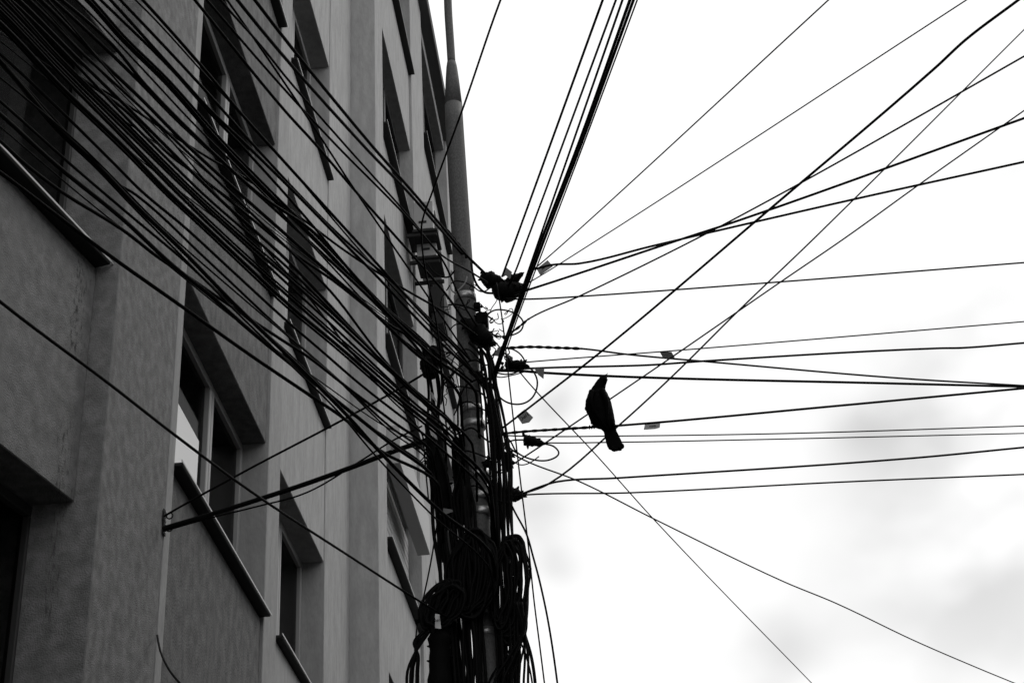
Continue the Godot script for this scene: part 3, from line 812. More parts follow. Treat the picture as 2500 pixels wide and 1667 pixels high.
	["overhead_cable", "black cable of the bundle meeting the photo's left edge, eighth from the top", "cable", "cables fanning across the grey building", 2.707, "rubber", 0, [-4.148, 6.683, -2.616, -3.088, 6.662, -4.405, -2.516, 6.65, -5.368, -2.272, 6.63, -5.78, -1.979, 6.599, -6.289, -1.655, 6.558, -6.864, -1.329, 6.51, -7.458, -1.039, 6.474, -7.973, -0.78, 6.459, -8.397, -0.774, 6.44, -8.466, -0.781, 6.395, -8.62, -0.795, 6.344, -8.794]],
	["overhead_cable", "black cable of the bundle meeting the photo's left edge, seventeenth from the top", "cable", "cables fanning across the grey building", 3.653, "rubber", 0, [-3.417, 5.867, -2.056, -2.7, 5.856, -4.008, -2.314, 5.85, -5.06, -2.132, 5.839, -5.555, -1.921, 5.836, -6.097, -1.681, 5.832, -6.713, -1.43, 5.844, -7.312, -1.193, 5.858, -7.864, -0.977, 5.896, -8.302, -0.97, 5.884, -8.383, -0.972, 5.853, -8.565, -1.003, 5.818, -8.766]],
	["overhead_cable", "black cable crossing the photo's top edge left of the pole, eighth from the pole", "cable", "cables fanning across the grey building", 5.09, "rubber", 0, [-3.749, 7.602, -3.227, -2.694, 7.438, -5.012, -2.126, 7.35, -5.973, -1.841, 7.174, -6.454, -1.569, 7.002, -6.919, -1.282, 6.797, -7.447, -1.025, 6.631, -7.892, -0.83, 6.514, -8.216, -0.701, 6.424, -8.449, -0.696, 6.398, -8.5, -0.696, 6.337, -8.617, -0.709, 6.269, -8.745]],
	["overhead_cable", "lone black cable from the left edge passing below all the bundles", "cable", "cables fanning across the grey building", 6.298, "rubber", 0, [-2.526, 4.555, -2.031, -2.155, 4.584, -3.612, -1.956, 4.6, -4.464, -1.796, 4.65, -5.143, -1.683, 4.683, -5.641, -1.527, 4.734, -6.299, -1.27, 4.831, -7.276, -1.03, 4.925, -8.179, -0.913, 4.974, -8.6]],
	["anchored_cable", "upper of the cables tied from the pole to the wide plaster pilaster", "cable", "cables tied to the building wall", 7.683, "rubber", 0, [-2.97, 6.36, -9.83, -2.841, 6.387, -9.761, -2.341, 6.482, -9.501, -1.517, 6.626, -9.083, -1.092, 6.713, -8.857, -0.996, 6.739, -8.8]],
	["anchored_cable", "thick lower cable tied from the pole to the wide plaster pilaster", "cable", "cables tied to the building wall", 16.223, "rubber", 0, [-2.97, 6.27, -9.83, -2.624, 6.253, -9.65, -2.331, 6.241, -9.496, -1.88, 6.229, -9.255, -1.537, 6.228, -9.065, -1.245, 6.23, -8.9, -1.059, 6.226, -8.8]],
	["anchored_cable", "thin slack cable hanging under the thick one tied to the pilaster", "cable", "cables tied to the building wall", 5.771, "rubber", 0, [-2.97, 6.251, -9.834, -2.628, 6.238, -9.668, -2.279, 6.215, -9.507, -1.895, 6.199, -9.323, -1.507, 6.263, -9.071, -1.277, 6.306, -8.916, -1.082, 6.327, -8.8]],
	["hanging_cable", "short black cable drooping from the wide pilaster at the bottom left", "cable", "", 7.137, "rubber", 0, [-2.97, 5.522, -9.851, -2.894, 5.384, -9.637, -2.788, 5.204, -9.355, -2.61, 4.941, -8.936, -2.425, 4.705, -8.541, -2.206, 4.446, -8.09]],
	["overhead_cable", "steep black wire crossing in front of the pole's upper tube", "cable", "", 5.259, "rubber", 0, [1.239, 7.103, -2.048, 0.246, 6.971, -4.447, -0.289, 6.9, -5.739, -0.533, 6.77, -6.328, -0.759, 6.656, -6.855, -0.844, 6.609, -7.065, -0.861, 6.581, -7.175, -0.871, 6.525, -7.39, -0.863, 6.464, -7.631, -0.867, 6.376, -7.975, -0.9, 6.282, -8.334, -0.915, 6.193, -8.68]],
	["overhead_cable", "leftmost of the steep cables leaving the top edge right of the pole", "cable", "cables leaving the pole to the right", 6.896, "rubber", 0, [1.942, 7.42, -0.58, 0.813, 7.389, -4.313, 0.205, 7.372, -6.323, -0.411, 7.355, -8.361, -0.539, 7.352, -8.78]],
	["overhead_cable", "second from left of the steep cables leaving the top edge right of the pole", "cable", "cables leaving the pole to the right", 6.262, "rubber", 0, [2.081, 7.675, -0.63, 0.906, 7.485, -4.344, 0.273, 7.383, -6.344, -0.336, 7.284, -8.269, -0.472, 7.264, -8.688, -0.505, 7.263, -8.768]],
	["overhead_cable", "third from left of the steep cables leaving the top edge right of the pole", "cable", "cables leaving the pole to the right", 5.764, "rubber", 0, [1.94, 6.921, 0.149, 0.855, 6.784, -3.594, 0.271, 6.71, -5.61, -0.007, 6.675, -6.568, -0.234, 6.646, -7.351, -0.455, 6.617, -8.124, -0.625, 6.59, -8.756]],
	["overhead_cable", "fourth and thickest of the steep cables leaving the top edge right of the pole", "cable", "cables leaving the pole to the right", 7.776, "rubber", 0, [1.995, 6.95, 0.128, 0.896, 6.799, -3.611, 0.305, 6.718, -5.624, 0.024, 6.68, -6.579, -0.221, 6.653, -7.363, -0.451, 6.623, -8.134, -0.534, 6.613, -8.41, -0.629, 6.598, -8.744]],
	["overhead_cable", "fifth from left of the steep cables leaving the top edge right of the pole", "cable", "cables leaving the pole to the right", 7.179, "rubber", 0, [2.022, 6.905, 0.163, 0.915, 6.76, -3.574, 0.319, 6.681, -5.586, 0.033, 6.644, -6.551, -0.204, 6.618, -7.314, -0.436, 6.59, -8.082, -0.516, 6.579, -8.356, -0.619, 6.561, -8.732]],
	["overhead_cable", "thin rightmost wire of the steep group right of the pole", "cable", "cables leaving the pole to the right", 4.059, "rubber", 0, [2.084, 7.142, -0.09, 0.957, 6.985, -3.82, 0.35, 6.9, -5.829, 0.047, 6.858, -6.83, -0.197, 6.826, -7.62, -0.441, 6.794, -8.416, -0.529, 6.78, -8.72]],
	["overhead_cable", "thin wire leaving the top edge midway between pole and right corner", "cable", "cables leaving the pole to the right", 4.161, "rubber", 0, [5.141, 7.704, -1.881, 2.697, 7.525, -4.916, 1.382, 7.429, -6.55, -0.08, 7.322, -8.365, -0.303, 7.311, -8.635, -0.366, 7.309, -8.708]],
	["overhead_cable", "thin wire reaching the top edge just left of the right corner", "cable", "cables leaving the pole to the right", 3.841, "rubber", 0, [6.594, 7.56, -2.593, 3.655, 7.405, -5.152, 2.073, 7.322, -6.53, -0.069, 7.21, -8.395, -0.351, 7.201, -8.634, -0.429, 7.202, -8.696]],
	["overhead_cable", "thick cable with a printed tag rising to the upper right corner", "cable", "cables leaving the pole to the right", 6.527, "rubber", 0, [5.77, 6.362, -0.847, 3.291, 6.37, -3.858, 1.956, 6.373, -5.479, 1.768, 6.374, -5.707, 1.653, 6.362, -5.868, 0.969, 6.319, -6.771, 0.071, 6.267, -7.95, -0.425, 6.256, -8.573, -0.592, 6.253, -8.78]],
	["overhead_cable", "thin wire passing behind the bird's tail, topmost on the right edge", "cable", "cables leaving the pole to the right", 6.296, "rubber", 0, [7.744, 16.283, -14.621, 5.542, 13.445, -13.1, 4.356, 11.918, -12.281, 1.762, 8.574, -10.489, 1.052, 7.68, -10, 0.503, 6.973, -9.62, 0.123, 6.509, -9.358, -0.343, 5.978, -9.035, -0.496, 5.871, -8.92]],
	["overhead_cable", "second cable from the top on the right edge", "cable", "cables leaving the pole to the right", 5.261, "rubber", 0, [7.08, 7.297, -2.992, 3.983, 7.101, -5.354, 2.315, 6.995, -6.626, 1.25, 6.928, -7.438, 0.664, 6.905, -7.871, -0.065, 6.899, -8.387, -0.377, 6.906, -8.6, -0.458, 6.889, -8.675, -0.553, 6.875, -8.756]],
	["overhead_cable", "third cable from the top on the right edge, passing behind the bird's back", "cable", "cables leaving the pole to the right", 5.119, "rubber", 0, [8.024, 11.628, -8.748, 4.758, 9.498, -8.82, 2.999, 8.351, -8.858, 2.214, 7.839, -8.875, 1.688, 7.49, -8.89, 1.233, 7.201, -8.896, 0.553, 6.765, -8.908, 0.09, 6.472, -8.914, -0.334, 6.205, -8.919, -0.563, 6.064, -8.92]],
	["overhead_cable", "fourth cable from the top on the right edge", "cable", "cables leaving the pole to the right", 7.697, "rubber", 0, [8.106, 7.584, -5.314, 4.491, 7.399, -6.766, 2.544, 7.3, -7.547, 0.95, 7.218, -8.187, 0.625, 7.21, -8.312, -0.37, 7.181, -8.696, -0.467, 7.18, -8.732]],
	["overhead_cable", "fifth cable from the top on the right edge, carrying a square tag", "cable", "cables leaving the pole to the right", 7.45, "rubber", 0, [8.604, 7.707, -7.18, 4.764, 7.55, -7.842, 2.696, 7.465, -8.199, 1.677, 7.424, -8.374, 0.433, 7.362, -8.596, -0.039, 7.335, -8.682, -0.206, 7.353, -8.696, -0.339, 7.345, -8.72]],
	["overhead_cable", "sixth cable from the top on the right edge", "cable", "cables leaving the pole to the right", 5.603, "rubber", 0, [8.772, 7.528, -9.531, 4.89, 7.353, -9.194, 2.8, 7.259, -9.013, 1.23, 7.189, -8.877, -0.067, 7.138, -8.76, -0.295, 7.132, -8.738, -0.439, 7.133, -8.721, -0.519, 7.139, -8.708]],
	["overhead_cable", "seventh and thinnest cable from the top on the right edge", "cable", "cables leaving the pole to the right", 4.312, "rubber", 0, [8.664, 7.01, -9.364, 4.777, 6.857, -9.081, 2.685, 6.774, -8.928, 0.561, 6.691, -8.774, -0.419, 6.657, -8.7, -0.472, 6.654, -8.696]],
	["overhead_cable", "eighth cable from the top on the right edge, slightly kinked", "cable", "cables leaving the pole to the right", 6.956, "rubber", 0, [8.688, 7.142, -9.91, 4.821, 6.91, -9.459, 2.739, 6.785, -9.217, 2.339, 6.761, -9.17, 2.191, 6.76, -9.148, 0.704, 6.703, -8.956, 0.348, 6.684, -8.913, 0.207, 6.681, -8.894, -0.315, 6.674, -8.818, -0.598, 6.665, -8.78]],
	["overhead_cable", "cable with a twisted grip beside the pole above the bird", "cable", "cables leaving the pole to the right", 6.416, "rubber", 0, [8.556, 7.166, -12.113, 4.894, 7.012, -10.782, 2.921, 6.928, -10.065, 2.026, 6.891, -9.739, 0.742, 6.865, -9.254, 0.218, 6.856, -9.054, -0.067, 6.86, -8.94, -0.208, 6.851, -8.89, -0.419, 6.836, -8.818, -0.591, 6.808, -8.768]],
	["overhead_cable", "thick cable passing behind the bird's head", "cable", "cables leaving the pole to the right", 8.67, "rubber", 0, [8.465, 7.724, -12.734, 4.913, 7.297, -11.181, 3.001, 7.067, -10.344, 1.896, 6.934, -9.861, 0.234, 6.734, -9.135, -0.319, 6.678, -8.886, -0.456, 6.667, -8.822, -0.61, 6.647, -8.756]],
	["overhead_cable", "cable on which the black bird perches", "cable", "cables leaving the pole to the right", 7.335, "rubber", 0, [8.577, 6.573, -9.31, 4.688, 6.407, -9.075, 2.593, 6.318, -8.948, 1.41, 6.267, -8.877, 0.115, 6.215, -8.796, -0.051, 6.213, -8.784, -0.202, 6.21, -8.772, -0.474, 6.205, -8.752, -0.616, 6.198, -8.744]],
	["overhead_cable", "upper of the two thin parallel wires behind the bird's tail", "cable", "cables leaving the pole to the right", 4.324, "rubber", 0, [8.408, 7.457, -12.319, 4.813, 6.935, -10.9, 2.877, 6.655, -10.135, 1.191, 6.41, -9.469, 0.168, 6.275, -9.057, -0.452, 6.199, -8.803, -0.615, 6.186, -8.732]],
	["overhead_cable", "lower of the two thin parallel wires behind the bird's tail", "cable", "cables leaving the pole to the right", 4.297, "rubber", 0, [8.155, 7.942, -13.454, 4.802, 7.218, -11.597, 2.997, 6.828, -10.598, 0.743, 6.341, -9.351, 0.023, 6.188, -8.95, -0.328, 6.117, -8.753, -0.383, 6.108, -8.72]],
	["overhead_cable", "second lowest cable on the right edge", "cable", "cables leaving the pole to the right", 6.32, "rubber", 0, [8.476, 6.133, -9.179, 4.584, 5.971, -8.977, 2.489, 5.883, -8.869, 1.811, 5.855, -8.833, 0.071, 5.827, -8.716, -0.276, 5.823, -8.692, -0.397, 5.797, -8.699, -0.481, 5.773, -8.706, -0.535, 5.763, -8.708]],
	["overhead_cable", "lowest cable on the right edge", "cable", "cables leaving the pole to the right", 5.213, "rubber", 0, [8.46, 6.109, -10.256, 4.62, 5.958, -9.589, 2.553, 5.876, -9.23, 1.357, 5.829, -9.022, 0.132, 5.772, -8.814, -0.481, 5.76, -8.701, -0.517, 5.756, -8.696]],
	["overhead_cable", "wavy wire leaving the bottom edge near the right corner", "cable", "cables leaving the pole to the right", 5.074, "rubber", 0, [8.258, 6.505, -20.786, 5.149, 6.336, -16.621, 3.475, 6.245, -14.378, 3.081, 6.223, -13.85, 2.401, 6.193, -12.929, 1.681, 6.18, -11.927, 1.246, 6.155, -11.345, 0.302, 6.143, -10.022, -0.158, 6.143, -9.37, -0.485, 6.116, -8.944, -0.59, 6.125, -8.78]],
	["overhead_cable", "straight thin wire leaving the bottom edge right of the pole", "cable", "cables leaving the pole to the right", 4.687, "rubber", 0, [4.545, 7.165, -23.824, 2.841, 7.066, -18.912, 1.924, 7.013, -16.267, 0.354, 6.921, -11.739, -0.066, 6.909, -10.468, -0.438, 6.891, -9.378, -0.582, 6.894, -8.904, -0.626, 6.893, -8.768]],
	["drop_cable", "thin straight wire dropping beside the pole to the bottom edge", "cable", "drop cables at the pole", 4.655, "rubber", 0, [-0.569, 7.225, -8.65, -0.545, 6.948, -8.65, -0.527, 6.581, -8.65, -0.51, 6.225, -8.65, -0.49, 5.841, -8.65, -0.465, 5.41, -8.65, -0.451, 5.075, -8.65, -0.434, 4.803, -8.65, -0.421, 4.592, -8.65, -0.404, 4.286, -8.65]],
	["drop_cable", "rightmost bowed cable dropping beside the pole to the bottom edge", "cable", "drop cables at the pole", 5.974, "rubber", 0, [-0.557, 5.698, -8.65, -0.532, 5.632, -8.649, -0.472, 5.486, -8.646, -0.44, 5.335, -8.646, -0.412, 5.185, -8.646, -0.378, 4.937, -8.647, -0.35, 4.586, -8.649, -0.338, 4.281, -8.65]],
	["drop_cable", "thin cable curving down left of the pole in front of the wall", "cable", "drop cables at the pole", 4.789, "rubber", 0, [-0.974, 5.696, -8.65, -0.985, 5.618, -8.65, -1.04, 5.314, -8.649, -1.09, 5.093, -8.647, -1.117, 4.975, -8.646, -1.135, 4.805, -8.647, -1.153, 4.572, -8.65]],
	["strapped_cable", "black cable of the thick bundle strapped down the pole's right side", "cable", "cables strapped down the pole", 7.204, "rubber", 0, [-0.77, 6.638, -8.717, -0.716, 6.568, -8.717, -0.689, 6.502, -8.717, -0.68, 6.246, -8.717, -0.672, 5.996, -8.717, -0.671, 5.7, -8.717, -0.677, 5.44, -8.717, -0.683, 5.136, -8.717, -0.679, 4.891, -8.717, -0.678, 4.581, -8.717, -0.681, 4.328, -8.717]],
	["strapped_cable", "black cable of the thick bundle strapped down the pole's right side", "cable", "cables strapped down the pole", 8.498, "rubber", 0, [-0.695, 6.975, -8.769, -0.7, 6.737, -8.769, -0.692, 6.531, -8.769, -0.662, 6.271, -8.769, -0.654, 6.02, -8.769, -0.671, 5.724, -8.769, -0.671, 5.461, -8.769, -0.662, 5.155, -8.769, -0.669, 4.909, -8.769, -0.68, 4.598, -8.769, -0.671, 4.343, -8.769]],
	["strapped_cable", "black cable of the thick bundle strapped down the pole's right side", "cable", "cables strapped down the pole", 7.899, "rubber", 0, [-0.754, 6.649, -8.74, -0.701, 6.579, -8.74, -0.673, 6.513, -8.74, -0.663, 6.256, -8.74, -0.659, 6.006, -8.74, -0.655, 5.709, -8.74, -0.656, 5.448, -8.74, -0.667, 5.144, -8.74, -0.668, 4.898, -8.74, -0.661, 4.587, -8.74, -0.662, 4.333, -8.74]],
	["strapped_cable", "black cable of the thick bundle strapped down the pole's right side", "cable", "cables strapped down the pole", 8.923, "rubber", 0, [-0.7, 6.936, -8.702, -0.681, 6.696, -8.702, -0.659, 6.491, -8.702, -0.652, 6.235, -8.702, -0.648, 5.986, -8.702, -0.64, 5.69, -8.702, -0.641, 5.43, -8.702, -0.657, 5.128, -8.702, -0.656, 4.883, -8.702, -0.646, 4.573, -8.702, -0.649, 4.32, -8.702]],
	["strapped_cable", "black cable of the thick bundle strapped down the pole's right side", "cable", "cables strapped down the pole", 8.632, "rubber", 0, [-0.762, 6.822, -8.681, -0.708, 6.752, -8.681, -0.68, 6.684, -8.681, -0.658, 6.479, -8.681, -0.635, 6.222, -8.681, -0.633, 5.974, -8.681, -0.638, 5.681, -8.681, -0.632, 5.42, -8.681, -0.637, 5.118, -8.681, -0.646, 4.875, -8.681, -0.645, 4.566, -8.681, -0.637, 4.313, -8.681]],
	["strapped_cable", "black cable of the thick bundle strapped down the pole's right side", "cable", "cables strapped down the pole", 9.505, "rubber", 0, [-0.746, 6.652, -8.746, -0.692, 6.582, -8.746, -0.664, 6.516, -8.746, -0.637, 6.257, -8.746, -0.619, 6.006, -8.746, -0.631, 5.71, -8.746, -0.638, 5.449, -8.746, -0.633, 5.144, -8.746, -0.633, 4.898, -8.746, -0.644, 4.588, -8.746, -0.642, 4.334, -8.746]],
	["strapped_cable", "black cable of the thick bundle strapped down the pole's right side", "cable", "cables strapped down the pole", 6.116, "rubber", 0, [-0.743, 6.883, -8.788, -0.689, 6.812, -8.788, -0.661, 6.744, -8.788, -0.65, 6.538, -8.788, -0.642, 6.279, -8.788, -0.62, 6.026, -8.788, -0.612, 5.728, -8.788, -0.628, 5.466, -8.788, -0.64, 5.161, -8.788, -0.628, 4.913, -8.788, -0.625, 4.601, -8.788, -0.639, 4.346, -8.788]],
	["strapped_cable", "black cable of the thick bundle strapped down the pole's right side", "cable", "cables strapped down the pole", 9.056, "rubber", 0, [-0.727, 6.648, -8.742, -0.674, 6.578, -8.742, -0.646, 6.512, -8.742, -0.617, 6.253, -8.742, -0.613, 6.003, -8.742, -0.62, 5.707, -8.742, -0.614, 5.445, -8.742, -0.617, 5.141, -8.742, -0.628, 4.896, -8.742, -0.629, 4.586, -8.742, -0.619, 4.331, -8.742]],
	["strapped_cable", "black cable of the thick bundle strapped down the pole's right side", "cable", "cables strapped down the pole", 9.324, "rubber", 0, [-0.666, 6.935, -8.706, -0.648, 6.695, -8.706, -0.643, 6.492, -8.706, -0.618, 6.234, -8.706, -0.591, 5.983, -8.706, -0.599, 5.689, -8.706, -0.614, 5.429, -8.706, -0.611, 5.126, -8.706, -0.603, 4.88, -8.706, -0.614, 4.572, -8.706, -0.621, 4.32, -8.706]],
	["strapped_cable", "black cable of the thick bundle strapped down the pole's right side", "cable", "cables strapped down the pole", 6.14, "rubber", 0, [-0.727, 6.822, -8.686, -0.673, 6.751, -8.686, -0.646, 6.684, -8.686, -0.635, 6.48, -8.686, -0.604, 6.222, -8.686, -0.581, 5.972, -8.686, -0.593, 5.679, -8.686, -0.601, 5.42, -8.686, -0.597, 5.117, -8.686, -0.596, 4.872, -8.686, -0.608, 4.565, -8.686, -0.607, 4.313, -8.686]],
	["strapped_cable", "black cable of the thick bundle strapped down the pole's right side", "cable", "cables strapped down the pole", 8.608, "rubber", 0, [-0.674, 6.98, -8.78, -0.651, 6.738, -8.78, -0.621, 6.53, -8.78, -0.603, 6.271, -8.78, -0.593, 6.02, -8.78, -0.588, 5.722, -8.78, -0.587, 5.459, -8.78, -0.602, 5.155, -8.78, -0.606, 4.908, -8.78, -0.597, 4.596, -8.78, -0.598, 4.34, -8.78]],
	["strapped_cable", "black cable of the thick bundle strapped down the pole's right side", "cable", "cables strapped down the pole", 8.17, "rubber", 0, [-0.665, 6.948, -8.728, -0.64, 6.707, -8.728, -0.619, 6.502, -8.728, -0.599, 6.244, -8.728, -0.58, 5.993, -8.728, -0.578, 5.697, -8.728, -0.585, 5.437, -8.728, -0.595, 5.134, -8.728, -0.593, 4.888, -8.728, -0.591, 4.578, -8.728, -0.596, 4.325, -8.728]],
	["strapped_cable", "black cable of the thick bundle strapped down the pole's right side", "cable", "cables strapped down the pole", 6.311, "rubber", 0, [-0.71, 6.678, -8.798, -0.656, 6.608, -8.798, -0.628, 6.541, -8.798, -0.592, 6.28, -8.798, -0.561, 6.026, -8.798, -0.576, 5.729, -8.798, -0.59, 5.467, -8.798, -0.582, 5.16, -8.798, -0.578, 4.912, -8.798, -0.594, 4.602, -8.798, -0.596, 4.346, -8.798]],
	["strapped_cable", "black cable of the thick bundle strapped down the pole's right side", "cable", "cables strapped down the pole", 7.482, "rubber", 0, [-0.647, 6.926, -8.695, -0.635, 6.688, -8.695, -0.6, 6.481, -8.695, -0.564, 6.223, -8.695, -0.557, 5.975, -8.695, -0.564, 5.68, -8.695, -0.555, 5.42, -8.695, -0.561, 5.118, -8.695, -0.576, 4.874, -8.695, -0.574, 4.566, -8.695, -0.563, 4.312, -8.695]],
	["strapped_cable", "black cable of the thick bundle strapped down the pole's right side", "cable", "cables strapped down the pole", 7.743, "rubber", 0, [-0.704, 6.832, -8.708, -0.651, 6.762, -8.708, -0.623, 6.694, -8.708, -0.603, 6.489, -8.708, -0.565, 6.23, -8.708, -0.542, 5.98, -8.708, -0.554, 5.686, -8.708, -0.558, 5.426, -8.708, -0.556, 5.122, -8.708, -0.56, 4.878, -8.708, -0.569, 4.569, -8.708, -0.566, 4.316, -8.708]],
	["strapped_cable", "black cable of the mass hanging down the pole's left side", "cable", "cables strapped down the pole", 10.748, "rubber", 0, [-0.969, 6.153, -8.573, -0.993, 5.954, -8.573, -1.005, 5.742, -8.573, -1.001, 5.507, -8.573, -0.97, 5.252, -8.573, -0.957, 5.004, -8.573, -0.956, 4.812, -8.573, -0.965, 4.555, -8.573, -0.962, 4.305, -8.573]],
	["strapped_cable", "black cable of the mass hanging down the pole's left side", "cable", "cables strapped down the pole", 11.745, "rubber", 0, [-1.012, 6.152, -8.615, -0.97, 5.972, -8.615, -0.984, 5.76, -8.615, -0.978, 5.524, -8.615, -0.974, 5.269, -8.615, -0.966, 5.021, -8.615, -0.941, 4.826, -8.615, -0.941, 4.567, -8.615, -0.961, 4.317, -8.615]],
	["strapped_cable", "black cable of the mass hanging down the pole's left side", "cable", "cables strapped down the pole", 10.413, "rubber", 0, [-0.984, 6.146, -8.622, -0.999, 5.979, -8.622, -0.988, 5.763, -8.622, -0.967, 5.526, -8.622, -0.943, 5.27, -8.622, -0.949, 5.023, -8.622, -0.944, 4.829, -8.622, -0.935, 4.569, -8.622, -0.934, 4.318, -8.622]],
	["strapped_cable", "black cable of the mass hanging down the pole's left side", "cable", "cables strapped down the pole", 10.071, "rubber", 0, [-1.017, 6.273, -8.696, -1.017, 6.017, -8.696, -0.975, 5.797, -8.696, -0.967, 5.559, -8.696, -0.952, 5.301, -8.696, -0.945, 5.051, -8.696, -0.93, 4.855, -8.696, -0.932, 4.594, -8.696, -0.942, 4.341, -8.696]],
	["strapped_cable", "black cable of the mass hanging down the pole's left side", "cable", "cables strapped down the pole", 10.36, "rubber", 0, [-0.985, 6.187, -8.587, -0.99, 5.96, -8.587, -0.955, 5.744, -8.587, -0.938, 5.508, -8.587, -0.922, 5.253, -8.587, -0.925, 5.007, -8.587, -0.913, 4.813, -8.587, -0.906, 4.555, -8.587, -0.913, 4.305, -8.587]],
	["strapped_cable", "black cable of the mass hanging down the pole's left side", "cable", "cables strapped down the pole", 10.047, "rubber", 0, [-0.978, 6.1, -8.642, -0.999, 5.988, -8.642, -0.948, 5.769, -8.642, -0.94, 5.533, -8.642, -0.928, 5.276, -8.642, -0.922, 5.028, -8.642, -0.905, 4.833, -8.642, -0.906, 4.573, -8.642, -0.919, 4.322, -8.642]],
	["strapped_cable", "black cable of the mass hanging down the pole's left side", "cable", "cables strapped down the pole", 12.366, "rubber", 0, [-1.023, 6.16, -8.678, -0.966, 6.004, -8.678, -0.943, 5.786, -8.678, -0.941, 5.549, -8.678, -0.922, 5.291, -8.678, -0.91, 5.041, -8.678, -0.899, 4.846, -8.678, -0.907, 4.586, -8.678, -0.915, 4.333, -8.678]],
	["strapped_cable", "black cable of the mass hanging down the pole's left side", "cable", "cables strapped down the pole", 9.793, "rubber", 0, [-0.972, 6.206, -8.632, -0.946, 5.979, -8.632, -0.938, 5.764, -8.632, -0.911, 5.526, -8.632, -0.887, 5.269, -8.632, -0.899, 5.022, -8.632, -0.897, 4.829, -8.632, -0.883, 4.568, -8.632, -0.88, 4.316, -8.632]],
	["strapped_cable", "black cable of the mass hanging down the pole's left side", "cable", "cables strapped down the pole", 9.578, "rubber", 0, [-0.978, 6.204, -8.687, -0.979, 6.009, -8.687, -0.931, 5.789, -8.687, -0.901, 5.549, -8.687, -0.878, 5.291, -8.687, -0.894, 5.043, -8.687, -0.891, 4.848, -8.687, -0.874, 4.586, -8.687, -0.872, 4.333, -8.687]],
	["strapped_cable", "black cable of the mass hanging down the pole's left side", "cable", "cables strapped down the pole", 10.381, "rubber", 0, [-1.026, 6.223, -8.691, -0.966, 6.01, -8.691, -0.91, 5.789, -8.691, -0.9, 5.551, -8.691, -0.89, 5.294, -8.691, -0.888, 5.044, -8.691, -0.87, 4.848, -8.691, -0.869, 4.587, -8.691, -0.883, 4.335, -8.691]],
	["strapped_cable", "black cable of the mass hanging down the pole's left side", "cable", "cables strapped down the pole", 8.675, "rubber", 0, [-1.012, 6.181, -8.594, -0.934, 5.959, -8.594, -0.899, 5.742, -8.594, -0.886, 5.507, -8.594, -0.849, 5.25, -8.594, -0.848, 5.003, -8.594, -0.856, 4.812, -8.594, -0.859, 4.554, -8.594, -0.848, 4.302, -8.594]],
	["strapped_cable", "black cable of the mass hanging down the pole's left side", "cable", "cables strapped down the pole", 10.29, "rubber", 0, [-0.849, 6.032, -8.654, -0.834, 5.898, -8.654, -0.877, 5.769, -8.654, -0.882, 5.533, -8.654, -0.865, 5.276, -8.654, -0.848, 5.027, -8.654, -0.835, 4.832, -8.654, -0.85, 4.573, -8.654, -0.862, 4.322, -8.654]],
	["strapped_cable", "black cable of the mass hanging down the pole's left side", "cable", "cables strapped down the pole", 9.083, "rubber", 0, [-0.849, 6.055, -8.615, -0.849, 5.881, -8.615, -0.884, 5.751, -8.615, -0.856, 5.513, -8.615, -0.836, 5.257, -8.615, -0.852, 5.012, -8.615, -0.847, 4.818, -8.615, -0.831, 4.559, -8.615, -0.831, 4.307, -8.615]],
	["strapped_cable", "black cable of the mass hanging down the pole's left side", "cable", "cables strapped down the pole", 9.12, "rubber", 0, [-0.854, 6.045, -8.682, -0.819, 5.911, -8.682, -0.879, 5.782, -8.682, -0.858, 5.543, -8.682, -0.835, 5.285, -8.682, -0.843, 5.037, -8.682, -0.84, 4.842, -8.682, -0.832, 4.581, -8.682, -0.831, 4.328, -8.682]],
	["strapped_cable", "black cable of the mass hanging down the pole's left side", "cable", "cables strapped down the pole", 10.982, "rubber", 0, [-0.851, 6.047, -8.626, -0.813, 5.883, -8.626, -0.86, 5.754, -8.626, -0.839, 5.517, -8.626, -0.816, 5.26, -8.626, -0.823, 5.013, -8.626, -0.821, 4.82, -8.626, -0.814, 4.561, -8.626, -0.813, 4.309, -8.626]],
	["strapped_cable", "black cable of the mass hanging down the pole's left side", "cable", "cables strapped down the pole", 7.818, "rubber", 0, [-0.844, 6.046, -8.597, -0.84, 5.871, -8.597, -0.835, 5.738, -8.597, -0.836, 5.504, -8.597, -0.819, 5.249, -8.597, -0.807, 5.001, -8.597, -0.797, 4.808, -8.597, -0.808, 4.551, -8.597, -0.818, 4.301, -8.597]],
	["strapped_cable", "black cable of the mass hanging down the pole's left side", "cable", "cables strapped down the pole", 10.292, "rubber", 0, [-0.854, 5.974, -8.583, -0.831, 5.863, -8.583, -0.821, 5.73, -8.583, -0.812, 5.495, -8.583, -0.802, 5.241, -8.583, -0.8, 4.995, -8.583, -0.785, 4.802, -8.583, -0.786, 4.544, -8.583, -0.799, 4.295, -8.583]],
	["strapped_cable", "black cable of the mass hanging down the pole's left side", "cable", "cables strapped down the pole", 11.02, "rubber", 0, [-0.851, 6.003, -8.643, -0.825, 5.892, -8.643, -0.816, 5.758, -8.643, -0.818, 5.523, -8.643, -0.8, 5.266, -8.643, -0.788, 5.017, -8.643, -0.778, 4.823, -8.643, -0.791, 4.565, -8.643, -0.8, 4.314, -8.643]],
	["strapped_cable", "black cable of the mass hanging down the pole's left side", "cable", "cables strapped down the pole", 8.024, "rubber", 0, [-0.837, 5.979, -8.607, -0.833, 5.875, -8.607, -0.813, 5.74, -8.607, -0.796, 5.504, -8.607, -0.774, 5.249, -8.607, -0.781, 5.003, -8.607, -0.778, 4.81, -8.607, -0.773, 4.551, -8.607, -0.774, 4.301, -8.607]],
